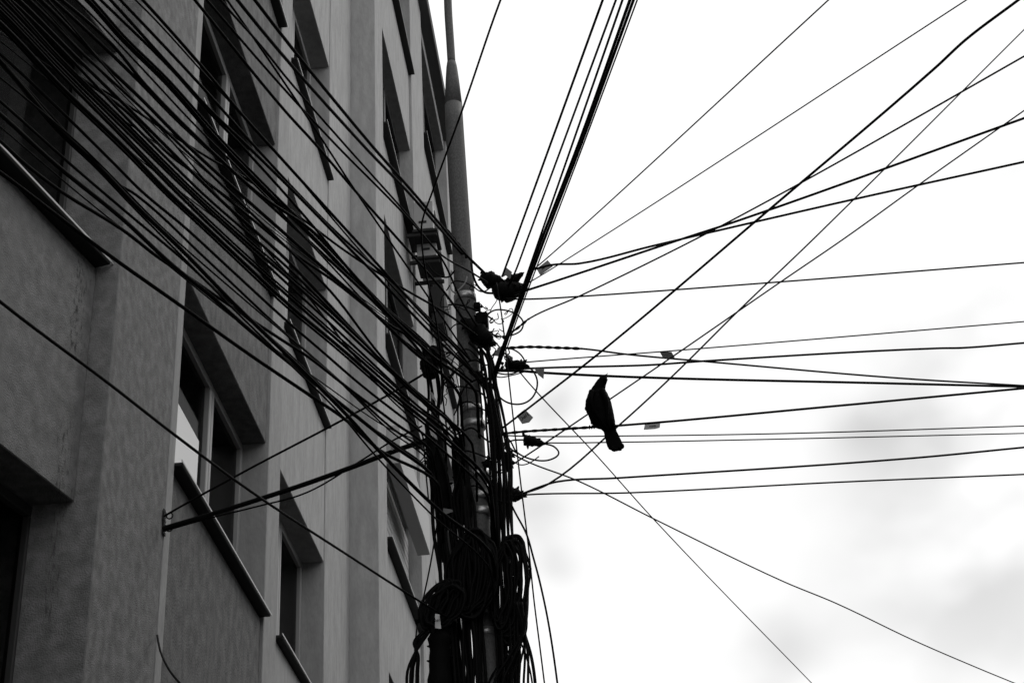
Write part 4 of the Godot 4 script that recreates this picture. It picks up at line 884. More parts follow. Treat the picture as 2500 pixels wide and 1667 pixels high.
	["strapped_cable", "black cable of the mass hanging down the pole's left side", "cable", "cables strapped down the pole", 8.551, "rubber", 0, [-0.853, 6.044, -8.638, -0.835, 5.89, -8.638, -0.808, 5.755, -8.638, -0.796, 5.518, -8.638, -0.764, 5.261, -8.638, -0.764, 5.013, -8.638, -0.77, 4.82, -8.638, -0.773, 4.562, -8.638, -0.767, 4.31, -8.638]],
	["strapped_cable", "black cable of the mass hanging down the pole's left side", "cable", "cables strapped down the pole", 8.863, "rubber", 0, [-0.853, 6.084, -8.674, -0.82, 5.907, -8.674, -0.805, 5.772, -8.674, -0.793, 5.534, -8.674, -0.755, 5.275, -8.674, -0.754, 5.027, -8.674, -0.766, 4.834, -8.674, -0.771, 4.574, -8.674, -0.759, 4.32, -8.674]],
	["strapped_cable", "black cable of the mass hanging down the pole's left side", "cable", "cables strapped down the pole", 9.101, "rubber", 0, [-0.86, 6.053, -8.687, -0.86, 5.917, -8.687, -0.784, 5.776, -8.687, -0.767, 5.538, -8.687, -0.753, 5.281, -8.687, -0.76, 5.032, -8.687, -0.75, 4.837, -8.687, -0.745, 4.576, -8.687, -0.753, 4.324, -8.687]],
	["cable_tail", "black cable tail hanging from the coil to the bottom edge", "cable", "cable tails under the coil", 6.532, "rubber", 0, [-0.516, 5.1, -8.722, -0.542, 4.93, -8.722, -0.629, 4.792, -8.722, -0.733, 4.641, -8.722, -0.737, 4.333, -8.722]],
	["cable_tail", "black cable tail hanging from the coil to the bottom edge", "cable", "cable tails under the coil", 8.127, "rubber", 0, [-0.552, 5.08, -8.664, -0.527, 4.907, -8.664, -0.604, 4.769, -8.664, -0.698, 4.618, -8.664, -0.703, 4.313, -8.664]],
	["cable_tail", "black cable tail hanging from the coil to the bottom edge", "cable", "cable tails under the coil", 9.604, "rubber", 0, [-0.509, 5.103, -8.732, -0.514, 4.931, -8.732, -0.589, 4.792, -8.732, -0.683, 4.64, -8.732, -0.687, 4.333, -8.732]],
	["cable_tail", "black cable tail hanging from the coil to the bottom edge", "cable", "cable tails under the coil", 8.93, "rubber", 0, [-0.493, 5.066, -8.643, -0.518, 4.898, -8.643, -0.575, 4.759, -8.643, -0.649, 4.607, -8.643, -0.654, 4.303, -8.643]],
	["cable_tail", "black cable tail hanging from the coil to the bottom edge", "cable", "cable tails under the coil", 5.788, "rubber", 0, [-0.555, 5.089, -8.687, -0.526, 4.915, -8.687, -0.568, 4.774, -8.687, -0.628, 4.621, -8.687, -0.634, 4.315, -8.687]],
	["cable_tail", "black cable tail hanging from the coil to the bottom edge", "cable", "cable tails under the coil", 8.89, "rubber", 0, [-0.562, 5.087, -8.68, -0.533, 4.913, -8.68, -0.559, 4.771, -8.68, -0.603, 4.616, -8.68, -0.609, 4.311, -8.68]],
	["cable_tail", "black cable tail hanging from the coil to the bottom edge", "cable", "cable tails under the coil", 6.197, "rubber", 0, [-0.535, 5.111, -8.746, -0.514, 4.937, -8.746, -0.541, 4.794, -8.746, -0.587, 4.638, -8.746, -0.593, 4.33, -8.746]],
	["cable_tail", "black cable tail hanging from the coil to the bottom edge", "cable", "cable tails under the coil", 8.932, "rubber", 0, [-0.536, 5.086, -8.683, -0.555, 4.916, -8.683, -0.55, 4.771, -8.683, -0.564, 4.614, -8.683, -0.571, 4.309, -8.683]],
	["cable_tail", "black cable tail hanging from the coil to the bottom edge", "cable", "cable tails under the coil", 7.368, "rubber", 0, [-0.55, 5.113, -8.75, -0.53, 4.939, -8.75, -0.526, 4.794, -8.75, -0.541, 4.635, -8.75, -0.549, 4.327, -8.75]],
	["cable_tail", "black cable tail hanging from the coil to the bottom edge", "cable", "cable tails under the coil", 7.575, "rubber", 0, [-0.522, 5.08, -8.671, -0.515, 4.908, -8.671, -0.504, 4.763, -8.671, -0.512, 4.606, -8.671, -0.519, 4.301, -8.671]],
	["cable_tail", "black cable tail hanging from the coil to the bottom edge", "cable", "cable tails under the coil", 5.495, "rubber", 0, [-0.552, 5.101, -8.718, -0.562, 4.93, -8.718, -0.517, 4.781, -8.718, -0.492, 4.621, -8.718, -0.5, 4.314, -8.718]],
	["cable_tail", "black cable tail hanging from the coil to the bottom edge", "cable", "cable tails under the coil", 9.564, "rubber", 0, [-0.544, 5.09, -8.691, -0.52, 4.916, -8.691, -0.488, 4.769, -8.691, -0.474, 4.61, -8.691, -0.483, 4.304, -8.691]],
	["cable_tail", "short black cable tail curling left of the dome closure", "cable", "cable tails left of the dome", 8.302, "rubber", 0, [-1.032, 4.903, -8.545, -1.079, 4.84, -8.545, -1.126, 4.768, -8.545, -1.162, 4.677, -8.545, -1.165, 4.538, -8.545, -1.162, 4.311, -8.545]],
	["cable_tail", "short black cable tail curling left of the dome closure", "cable", "cable tails left of the dome", 8.836, "rubber", 0, [-1.041, 4.905, -8.549, -1.091, 4.842, -8.549, -1.119, 4.769, -8.549, -1.143, 4.677, -8.549, -1.146, 4.538, -8.549, -1.143, 4.311, -8.549]],
	["cable_tail", "short black cable tail curling left of the dome closure", "cable", "cable tails left of the dome", 7.019, "rubber", 0, [-1.054, 4.918, -8.58, -1.106, 4.855, -8.58, -1.117, 4.78, -8.58, -1.138, 4.687, -8.58, -1.141, 4.548, -8.58, -1.138, 4.32, -8.58]],
	["cable_tail", "short black cable tail curling left of the dome closure", "cable", "cable tails left of the dome", 7.627, "rubber", 0, [-1.06, 4.909, -8.555, -1.114, 4.846, -8.555, -1.106, 4.77, -8.555, -1.113, 4.676, -8.555, -1.116, 4.537, -8.555, -1.113, 4.31, -8.555]],
	["cable_tail", "short black cable tail curling left of the dome closure", "cable", "cable tails left of the dome", 6.683, "rubber", 0, [-1.072, 4.919, -8.578, -1.129, 4.856, -8.578, -1.103, 4.778, -8.578, -1.107, 4.684, -8.578, -1.109, 4.545, -8.578, -1.107, 4.317, -8.578]],
	["wire_loop", "oval wire loop beside the pole below the topmost splice", "wire", "loose wire loops at the pole", 5.313, "rubber", 0, [-0.664, 6.967, -8.77, -0.65, 7.057, -8.77, -0.604, 7.095, -8.77, -0.534, 7.091, -8.77, -0.458, 7.049, -8.77, -0.422, 6.991, -8.77, -0.438, 6.932, -8.77, -0.497, 6.902, -8.77, -0.577, 6.901, -8.77, -0.635, 6.934, -8.77, -0.664, 6.979, -8.77]],
	["wire_loop", "small wire loop around the short splice above the bird", "wire", "loose wire loops at the pole", 4.981, "rubber", 0, [-0.591, 6.816, -8.77, -0.532, 6.813, -8.77, -0.464, 6.773, -8.77, -0.429, 6.714, -8.77, -0.428, 6.681, -8.77, -0.479, 6.633, -8.77, -0.548, 6.623, -8.77, -0.624, 6.647, -8.77]],
	["wire_loop", "large round wire loop hanging right of the pole", "wire", "loose wire loops at the pole", 5.645, "rubber", 0, [-0.406, 6.664, -8.77, -0.375, 6.623, -8.77, -0.357, 6.548, -8.77, -0.385, 6.456, -8.77, -0.432, 6.415, -8.77, -0.491, 6.406, -8.77, -0.555, 6.429, -8.77, -0.61, 6.489, -8.77, -0.641, 6.556, -8.77]],
	["wire_loop", "flat wire loop under the ribbed splice beside the bird", "wire", "loose wire loops at the pole", 5.313, "rubber", 0, [-0.586, 6.203, -8.77, -0.545, 6.16, -8.77, -0.507, 6.079, -8.77, -0.402, 6.017, -8.77, -0.309, 6.011, -8.77, -0.257, 6.047, -8.77, -0.279, 6.093, -8.77, -0.339, 6.121, -8.77, -0.409, 6.147, -8.77, -0.483, 6.16, -8.77, -0.541, 6.157, -8.77, -0.559, 6.139, -8.77, -0.538, 6.101, -8.77, -0.508, 6.073, -8.77]],
	["wire_loop", "thin loose wire end curling right of the pole", "wire", "loose wire loops at the pole", 3.653, "rubber", 0, [-0.583, 6.152, -8.77, -0.571, 6.096, -8.77, -0.542, 6.032, -8.77, -0.497, 5.995, -8.77, -0.462, 5.992, -8.77, -0.422, 6.007, -8.77, -0.376, 6.039, -8.77]],
	["wire_loop", "short wire bowing from the pole to the topmost splice", "wire", "loose wire loops at the pole", 7.638, "rubber", 0, [-0.728, 7.43, -8.7, -0.717, 7.319, -8.7, -0.688, 7.238, -8.7, -0.646, 7.191, -8.7, -0.594, 7.179, -8.7]],
	["wire_loop", "pale wire loop against the pole's upper part", "wire", "loose wire loops at the pole", 5.313, "pale", 0, [-0.857, 7.381, -8.7, -0.865, 7.288, -8.7, -0.859, 7.231, -8.7, -0.836, 7.21, -8.7, -0.809, 7.232, -8.7, -0.771, 7.278, -8.7, -0.759, 7.323, -8.7]],
	["wire_loop", "twisted thin wire between the pole and the short splice", "wire", "loose wire loops at the pole", 3.985, "rubber", 0, [-0.562, 6.828, -8.77, -0.632, 6.76, -8.77, -0.656, 6.674, -8.77, -0.6, 6.61, -8.77, -0.511, 6.613, -8.77, -0.421, 6.633, -8.77]],
	["wire_loop", "wire arching across the front of the pole", "wire", "loose wire loops at the pole", 5.977, "rubber", 0, [-0.969, 6.505, -8.7, -0.885, 6.598, -8.7, -0.807, 6.678, -8.7, -0.717, 6.699, -8.7, -0.682, 6.622, -8.7]],
	["wire_loop", "second wire arching across the front of the pole", "wire", "loose wire loops at the pole", 6.31, "rubber", 0, [-0.851, 6.253, -8.7, -0.84, 6.421, -8.7, -0.799, 6.518, -8.7, -0.735, 6.561, -8.7, -0.696, 6.565, -8.7]],
	["wire_loop", "short wire between wall bracket and pole", "wire", "loose wire loops at the pole", 5.977, "rubber", 0, [-1.019, 7.461, -8.7, -0.942, 7.352, -8.7, -0.877, 7.333, -8.7, -0.836, 7.378, -8.7]],
	["wire_loop", "thin wire strap slung across the pole's front in the cable tangle", "wire", "loose wire loops at the pole", 4.555, "rubber", 0, [-0.893, 7.231, -8.7, -0.844, 7.294, -8.7, -0.787, 7.286, -8.7, -0.725, 7.245, -8.7, -0.664, 7.198, -8.7, -0.606, 7.227, -8.7]],
	["wire_loop", "thin wire strap slung across the pole's front in the cable tangle", "wire", "loose wire loops at the pole", 5.808, "rubber", 0, [-0.888, 7.12, -8.7, -0.841, 7.122, -8.7, -0.784, 7.103, -8.7, -0.723, 7.073, -8.7, -0.662, 7.034, -8.7, -0.607, 6.986, -8.7]],
	["wire_loop", "thin wire strap slung across the pole's front in the cable tangle", "wire", "loose wire loops at the pole", 4.035, "rubber", 0, [-0.885, 6.936, -8.7, -0.837, 6.974, -8.7, -0.781, 6.959, -8.7, -0.72, 6.926, -8.7, -0.662, 6.833, -8.7, -0.602, 6.919, -8.7]],
	["wire_loop", "thin wire strap slung across the pole's front in the cable tangle", "wire", "loose wire loops at the pole", 4.713, "rubber", 0, [-0.882, 6.684, -8.7, -0.833, 6.771, -8.7, -0.776, 6.785, -8.7, -0.717, 6.724, -8.7, -0.659, 6.66, -8.7, -0.598, 6.762, -8.7]],
	["wire_loop", "thin wire strap slung across the pole's front in the cable tangle", "wire", "loose wire loops at the pole", 5.189, "rubber", 0, [-0.873, 6.521, -8.7, -0.828, 6.525, -8.7, -0.773, 6.51, -8.7, -0.714, 6.479, -8.7, -0.656, 6.421, -8.7, -0.601, 6.41, -8.7]],
	["wire_loop", "thin wire strap slung across the pole's front in the cable tangle", "wire", "loose wire loops at the pole", 4.627, "rubber", 0, [-0.873, 6.33, -8.7, -0.825, 6.409, -8.7, -0.77, 6.41, -8.7, -0.712, 6.364, -8.7, -0.653, 6.339, -8.7, -0.594, 6.42, -8.7]],
	["wire_loop", "thin wire strap slung across the pole's front in the cable tangle", "wire", "loose wire loops at the pole", 5.553, "rubber", 0, [-0.867, 6.195, -8.7, -0.821, 6.215, -8.7, -0.766, 6.231, -8.7, -0.709, 6.171, -8.7, -0.651, 6.126, -8.7, -0.594, 6.183, -8.7]],
	["wire_loop", "thin wire strap slung across the pole's front in the cable tangle", "wire", "loose wire loops at the pole", 5.215, "rubber", 0, [-0.865, 6.018, -8.7, -0.818, 6.08, -8.7, -0.765, 6.066, -8.7, -0.707, 6.037, -8.7, -0.649, 6.007, -8.7, -0.597, 5.966, -8.7]],
	["wire_loop", "thin wire strap slung across the pole's front in the cable tangle", "wire", "loose wire loops at the pole", 4.886, "rubber", 0, [-0.858, 5.82, -8.7, -0.813, 5.838, -8.7, -0.759, 5.844, -8.7, -0.703, 5.796, -8.7, -0.647, 5.75, -8.7, -0.595, 5.717, -8.7]],
	["tie_wire", "thin curled tie wire at the cable cluster on the pole", "wire", "curled tie wires", 2.991, "rubber", 0, [-0.57, 5.767, -8.7, -0.547, 5.731, -8.7, -0.56, 5.77, -8.7, -0.543, 5.753, -8.7, -0.572, 5.711, -8.7, -0.573, 5.725, -8.7]],
	["tie_wire", "thin curled tie wire at the cable cluster on the pole", "wire", "curled tie wires", 3.947, "rubber", 0, [-0.696, 5.95, -8.7, -0.683, 5.908, -8.7, -0.642, 5.897, -8.7, -0.618, 5.933, -8.7, -0.595, 5.933, -8.7, -0.57, 5.915, -8.7]],
	["tie_wire", "thin curled tie wire at the cable cluster on the pole", "wire", "curled tie wires", 3.13, "rubber", 0, [-0.603, 6.968, -8.7, -0.606, 6.988, -8.7, -0.625, 6.962, -8.7, -0.608, 6.967, -8.7, -0.627, 6.967, -8.7, -0.607, 7.001, -8.7]],
	["tie_wire", "thin curled tie wire at the cable cluster on the pole", "wire", "curled tie wires", 2.21, "rubber", 0, [-0.842, 6.37, -8.7, -0.842, 6.383, -8.7, -0.815, 6.385, -8.7, -0.807, 6.406, -8.7, -0.832, 6.4, -8.7, -0.843, 6.411, -8.7]],
	["tie_wire", "thin curled tie wire at the cable cluster on the pole", "wire", "curled tie wires", 3.889, "rubber", 0, [-0.884, 6.644, -8.7, -0.858, 6.667, -8.7, -0.875, 6.641, -8.7, -0.872, 6.63, -8.7, -0.881, 6.61, -8.7, -0.875, 6.578, -8.7]],
	["tie_wire", "thin curled tie wire at the cable cluster on the pole", "wire", "curled tie wires", 3.947, "rubber", 0, [-0.885, 6.616, -8.7, -0.887, 6.569, -8.7, -0.854, 6.526, -8.7, -0.891, 6.573, -8.7, -0.87, 6.529, -8.7, -0.869, 6.517, -8.7]],
	["tie_wire", "thin curled tie wire at the cable cluster on the pole", "wire", "curled tie wires", 2.247, "rubber", 0, [-0.808, 5.894, -8.7, -0.764, 5.91, -8.7, -0.792, 5.942, -8.7, -0.788, 5.922, -8.7, -0.747, 5.895, -8.7, -0.732, 5.867, -8.7]],
	["tie_wire", "thin curled tie wire at the cable cluster on the pole", "wire", "curled tie wires", 2.6, "rubber", 0, [-0.608, 6.864, -8.7, -0.567, 6.843, -8.7, -0.579, 6.879, -8.7, -0.598, 6.864, -8.7, -0.575, 6.898, -8.7, -0.61, 6.896, -8.7]],
	["tie_wire", "thin curled tie wire at the cable cluster on the pole", "wire", "curled tie wires", 2.543, "rubber", 0, [-0.734, 7.272, -8.7, -0.729, 7.216, -8.7, -0.744, 7.234, -8.7, -0.709, 7.254, -8.7, -0.703, 7.246, -8.7, -0.742, 7.256, -8.7]],
	["tie_wire", "thin curled tie wire at the cable cluster on the pole", "wire", "curled tie wires", 2.3, "rubber", 0, [-0.996, 6.232, -8.7, -1.028, 6.258, -8.7, -1.031, 6.268, -8.7, -1.028, 6.246, -8.7, -1.005, 6.254, -8.7, -1.009, 6.299, -8.7]],
	["tie_wire", "thin curled tie wire at the cable cluster on the pole", "wire", "curled tie wires", 3.989, "rubber", 0, [-0.863, 5.727, -8.7, -0.876, 5.697, -8.7, -0.894, 5.721, -8.7, -0.868, 5.735, -8.7, -0.827, 5.729, -8.7, -0.849, 5.753, -8.7]],
	["tie_wire", "thin curled tie wire at the cable cluster on the pole", "wire", "curled tie wires", 2.537, "rubber", 0, [-0.655, 5.78, -8.7, -0.687, 5.824, -8.7, -0.675, 5.828, -8.7, -0.653, 5.852, -8.7, -0.654, 5.83, -8.7, -0.665, 5.863, -8.7]],
	["tie_wire", "thin curled tie wire at the cable cluster on the pole", "wire", "curled tie wires", 4.019, "rubber", 0, [-1.007, 5.791, -8.7, -0.981, 5.829, -8.7, -0.963, 5.835, -8.7, -0.97, 5.849, -8.7, -0.993, 5.894, -8.7, -1.008, 5.906, -8.7]],
	["tie_wire", "thin curled tie wire at the cable cluster on the pole", "wire", "curled tie wires", 2.646, "rubber", 0, [-0.593, 6.62, -8.7, -0.565, 6.633, -8.7, -0.532, 6.668, -8.7, -0.509, 6.693, -8.7, -0.502, 6.694, -8.7, -0.515, 6.669, -8.7]],
	["tie_wire", "thin curled tie wire at the cable cluster on the pole", "wire", "curled tie wires", 3.544, "rubber", 0, [-1, 6.047, -8.7, -1.035, 6.091, -8.7, -1.07, 6.052, -8.7, -1.088, 6.028, -8.7, -1.05, 6.037, -8.7, -1.067, 5.993, -8.7]],
	["tie_wire", "thin curled tie wire at the cable cluster on the pole", "wire", "curled tie wires", 3.922, "rubber", 0, [-0.57, 5.769, -8.7, -0.585, 5.748, -8.7, -0.575, 5.717, -8.7, -0.532, 5.749, -8.7, -0.499, 5.779, -8.7, -0.477, 5.778, -8.7]],
	["tie_wire", "thin curled tie wire at the cable cluster on the pole", "wire", "curled tie wires", 2.922, "rubber", 0, [-0.82, 7.054, -8.7, -0.815, 7.102, -8.7, -0.771, 7.115, -8.7, -0.749, 7.146, -8.7, -0.77, 7.107, -8.7, -0.771, 7.075, -8.7]],
	["tie_wire", "thin curled tie wire at the cable cluster on the pole", "wire", "curled tie wires", 3.028, "rubber", 0, [-0.609, 6.84, -8.7, -0.642, 6.888, -8.7, -0.633, 6.901, -8.7, -0.588, 6.855, -8.7, -0.539, 6.871, -8.7, -0.571, 6.912, -8.7]],
	["tie_wire", "thin curled tie wire at the cable cluster on the pole", "wire", "curled tie wires", 3.013, "rubber", 0, [-0.575, 7.029, -8.7, -0.576, 6.986, -8.7, -0.597, 6.981, -8.7, -0.569, 6.949, -8.7, -0.54, 6.964, -8.7, -0.555, 6.986, -8.7]],
	["tie_wire", "thin curled tie wire at the cable cluster on the pole", "wire", "curled tie wires", 3.081, "rubber", 0, [-0.609, 6.843, -8.7, -0.638, 6.804, -8.7, -0.626, 6.818, -8.7, -0.634, 6.766, -8.7, -0.628, 6.79, -8.7, -0.598, 6.768, -8.7]],
	["tie_wire", "thin curled tie wire at the cable cluster on the pole", "wire", "curled tie wires", 3.661, "rubber", 0, [-0.625, 5.9, -8.7, -0.584, 5.936, -8.7, -0.597, 5.969, -8.7, -0.622, 5.925, -8.7, -0.613, 5.882, -8.7, -0.622, 5.847, -8.7]],
	["tie_wire", "thin curled tie wire at the cable cluster on the pole", "wire", "curled tie wires", 3.471, "rubber", 0, [-0.65, 7.083, -8.7, -0.638, 7.066, -8.7, -0.659, 7.079, -8.7, -0.687, 7.11, -8.7, -0.706, 7.098, -8.7, -0.687, 7.124, -8.7]],
	["tie_wire", "thin curled tie wire at the cable cluster on the pole", "wire", "curled tie wires", 4.065, "rubber", 0, [-0.635, 6.239, -8.7, -0.666, 6.283, -8.7, -0.663, 6.282, -8.7, -0.668, 6.251, -8.7, -0.649, 6.28, -8.7, -0.643, 6.262, -8.7]],
	["tie_wire", "thin curled tie wire at the cable cluster on the pole", "wire", "curled tie wires", 3.899, "rubber", 0, [-0.982, 6.777, -8.7, -0.938, 6.789, -8.7, -0.928, 6.799, -8.7, -0.932, 6.76, -8.7, -0.884, 6.766, -8.7, -0.908, 6.742, -8.7]],
	["tie_wire", "thin curled tie wire at the cable cluster on the pole", "wire", "curled tie wires", 2.5, "rubber", 0, [-0.871, 7.092, -8.7, -0.904, 7.085, -8.7, -0.913, 7.054, -8.7, -0.942, 7.101, -8.7, -0.971, 7.069, -8.7, -0.977, 7.059, -8.7]],
	["tie_wire", "thin curled tie wire at the cable cluster on the pole", "wire", "curled tie wires", 3.946, "rubber", 0, [-0.522, 6.772, -8.7, -0.519, 6.726, -8.7, -0.55, 6.727, -8.7, -0.521, 6.674, -8.7, -0.543, 6.711, -8.7, -0.502, 6.656, -8.7]],
	["tie_wire", "thin curled tie wire at the cable cluster on the pole", "wire", "curled tie wires", 2.471, "rubber", 0, [-0.869, 7.139, -8.7, -0.847, 7.114, -8.7, -0.808, 7.092, -8.7, -0.772, 7.073, -8.7, -0.757, 7.1, -8.7, -0.756, 7.09, -8.7]],
	["tie_wire", "thin curled tie wire at the cable cluster on the pole", "wire", "curled tie wires", 2.758, "rubber", 0, [-0.51, 7.039, -8.7, -0.53, 7.015, -8.7, -0.488, 7.055, -8.7, -0.48, 7.025, -8.7, -0.52, 6.991, -8.7, -0.551, 6.981, -8.7]],
	["tie_wire", "thin curled tie wire at the cable cluster on the pole", "wire", "curled tie wires", 3.724, "rubber", 0, [-0.88, 6.766, -8.7, -0.899, 6.776, -8.7, -0.907, 6.774, -8.7, -0.93, 6.823, -8.7, -0.883, 6.819, -8.7, -0.884, 6.804, -8.7]],
	["tie_wire", "thin curled tie wire at the cable cluster on the pole", "wire", "curled tie wires", 3.137, "rubber", 0, [-0.87, 7.103, -8.7, -0.9, 7.111, -8.7, -0.933, 7.117, -8.7, -0.927, 7.161, -8.7, -0.91, 7.2, -8.7, -0.885, 7.165, -8.7]],
	["tie_wire", "thin curled tie wire at the cable cluster on the pole", "wire", "curled tie wires", 3.553, "rubber", 0, [-0.897, 6.214, -8.7, -0.867, 6.253, -8.7, -0.901, 6.243, -8.7, -0.88, 6.275, -8.7, -0.909, 6.238, -8.7, -0.925, 6.207, -8.7]],
	["tie_wire", "thin curled tie wire at the cable cluster on the pole", "wire", "curled tie wires", 2.783, "rubber", 0, [-0.57, 7.144, -8.7, -0.581, 7.115, -8.7, -0.609, 7.074, -8.7, -0.627, 7.04, -8.7, -0.656, 7.04, -8.7, -0.613, 7.062, -8.7]],
	["tie_wire", "thin curled tie wire at the cable cluster on the pole", "wire", "curled tie wires", 3.17, "rubber", 0, [-0.657, 6.926, -8.7, -0.662, 6.909, -8.7, -0.678, 6.926, -8.7, -0.686, 6.894, -8.7, -0.704, 6.865, -8.7, -0.742, 6.83, -8.7]],
	["tie_wire", "thin curled tie wire at the cable cluster on the pole", "wire", "curled tie wires", 3.596, "rubber", 0, [-0.968, 5.868, -8.7, -0.999, 5.823, -8.7, -0.985, 5.828, -8.7, -0.955, 5.844, -8.7, -0.91, 5.831, -8.7, -0.919, 5.805, -8.7]],
	["hook_ring", "small open metal ring hanging left of the pole", "ring", "", 4.343, "rubber", 1, [-0.864, 6.55, -8.68, -0.869, 6.532, -8.68, -0.88, 6.519, -8.68, -0.895, 6.516, -8.68, -0.91, 6.522, -8.68, -0.921, 6.537, -8.68, -0.925, 6.556, -8.68, -0.92, 6.575, -8.68, -0.909, 6.587, -8.68, -0.893, 6.591, -8.68, -0.878, 6.584, -8.68, -0.868, 6.569, -8.68]],
	["tie_wire", "thin hooked wire hanging under the small metal ring", "wire", "", 2.81, "rubber", 0, [-0.906, 6.514, -8.68, -0.914, 6.489, -8.68, -0.907, 6.474, -8.68, -0.927, 6.459, -8.68, -0.913, 6.432, -8.68, -0.919, 6.39, -8.68]],
]
